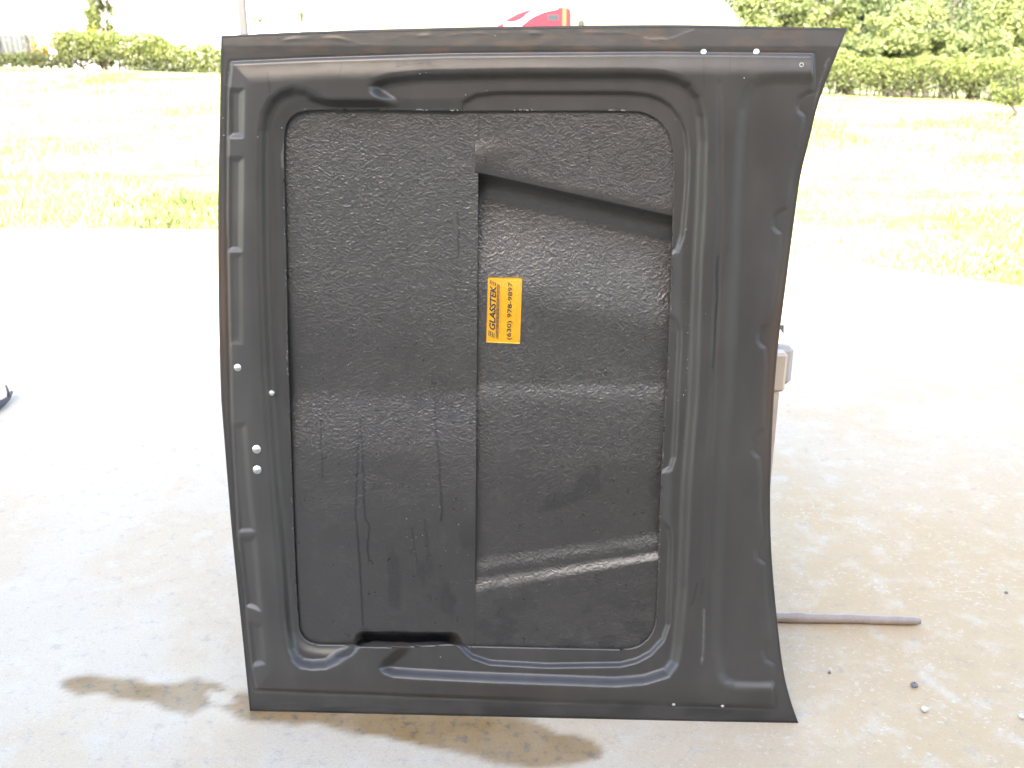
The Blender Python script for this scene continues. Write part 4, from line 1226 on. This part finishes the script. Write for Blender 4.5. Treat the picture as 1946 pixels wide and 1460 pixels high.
# ------------------------------------------------------------------ red lorry beyond the hedge (side on, facing left)
YT = 40.0
def tx(px): return float(at(np.array(float(px)), np.array(35.0), np.array(YT))[0])
def tz(py): return float(at(np.array(1010.0), np.array(float(py)), np.array(YT))[2])
zg = float(terrain_z(np.array(tx(1010)), np.array(YT)))
lor = empty('semi_truck', (tx(1010), YT, zg)); tag(lor, 'red semi truck cab with white swoosh behind the hood', 'truck')
roof_px = [(940, 53), (952, 46), (966, 36), (982, 27), (998, 21), (1018, 17), (1045, 15), (1068, 14.5), (1080, 15.5), (1084, 20), (1085, 30)]
prof = [(tx(a), tz(c_)) for a, c_ in roof_px]
xb_, xf_ = prof[-1][0], prof[0][0]
z0b = zg + 0.95
prof += [(xb_ + 0.02, z0b), (xf_ - 0.55, z0b), (xf_ - 0.50, zg + 2.05), (xf_ - 0.30, zg + 2.2)]
WB = 2.3
b = MB(); b.prism(prof, (1, 0, 0), (0, 0, 1), (0, 1, 0), (0, YT, 0), WB); b.build('cab', M['red'], lor)
bon = [(xf_ - 0.52, z0b), (xf_ - 0.52, zg + 2.02), (xf_ - 1.2, zg + 1.92), (xf_ - 1.75, zg + 1.72), (xf_ - 1.95, zg + 1.4), (xf_ - 2.0, z0b - 0.25), (xf_ - 1.85, z0b - 0.35)]
b = MB(); b.prism(bon, (1, 0, 0), (0, 0, 1), (0, 1, 0), (0, YT + 0.1, 0), WB - 0.2); b.build('bonnet', M['red'], lor)
# white swoosh on the side of the fairing
sw = [(958, 51), (958, 44), (980, 42), (993, 36), (1003, 27), (1015, 19.5), (1030, 17), (1062, 16), (1035, 22), (1018, 29), (1005, 37), (994, 46), (988, 52)]
sp_ = [(tx(a), tz(c_)) for a, c_ in sw]
b = MB(); b.prism(sp_, (1, 0, 0), (0, 0, 1), (0, 1, 0), (0, YT - 0.006, 0), 0.004); b.build('swoosh', M['white_paint'], lor)
b = MB(); b.box((tx(1041), YT - 0.02, tz(39)), (tx(1062), YT - 0.004, tz(28)), 0.004); b.build('sleeper_window', M['glass'], lor)
b = MB(); b.box((tx(985), YT - 0.014, zg + 1.95), (tx(1022), YT - 0.004, zg + 2.75), 0.004); b.build('side_window', M['glass'], lor)
b = MB(); b.box((tx(1069), YT - 0.013, tz(52)), (tx(1076), YT - 0.004, tz(16.5)), 0.002); b.build('reflective_stripe', M['lamp'], lor)
b = MB(); b.tube([(tx(939), YT - 0.15, zg + 1.9), (tx(939), YT - 0.15, tz(10))], [0.018, 0.008], 6); b.build('aerial', M['steel'], lor, True)
b = MB(); b.box((xf_ - 0.45, YT - 0.28, zg + 2.1), (xf_ - 0.25, YT - 0.08, zg + 2.75), 0.03); b.build('mirror', M['chrome'], lor)
xs1 = tx(1106)
b = MB(); b.tube([(xs1, YT + 0.35, zg + 0.6), (xs1, YT + 0.35, tz(46)), (xs1, YT + 0.35, tz(41)), (xs1, YT + 0.35, tz(38.5))], [0.125, 0.125, 0.10, 0.03], 14); b.build('exhaust_stack', M['tyre'], lor, True)
b = MB(); b.box((xf_ - 1.8, YT + 0.6, zg + 0.62), (xb_ + 3.0, YT + 1.7, zg + 0.9)); b.build('chassis', M['steel'], lor)
for wx in (xf_ - 1.15, xb_ + 0.9, xb_ + 2.1):
    for wy in (YT + 0.02, YT + WB - 0.32):
        w = MB(); v, f = lathe([(0.3, 0.0), (0.46, 0.0), (0.5, 0.04), (0.5, 0.26), (0.46, 0.3), (0.3, 0.3)], (wx, wy, zg + 0.5), (0, 1, 0), 24); w.add(v, f)
        wo_ = w.build('wheel', M['tyre'], lor, True)
        w = MB(); v, f = lathe([(0.29, 0.02), (0.29, 0.05), (0.16, 0.1), (0.1, 0.04), (0.05, 0.02)], (wx, wy, zg + 0.5), (0, 1, 0), 20); w.add(v, f)
        w.build('rim', M['chrome'], wo_, True)
for wy in (YT + 0.3, YT + WB - 0.5):
    b = MB(); b.box((xf_ - 2.02, wy, zg + 1.05), (xf_ - 1.93, wy + 0.2, zg + 1.25), 0.02); b.build('headlight', M['white_paint'], lor)
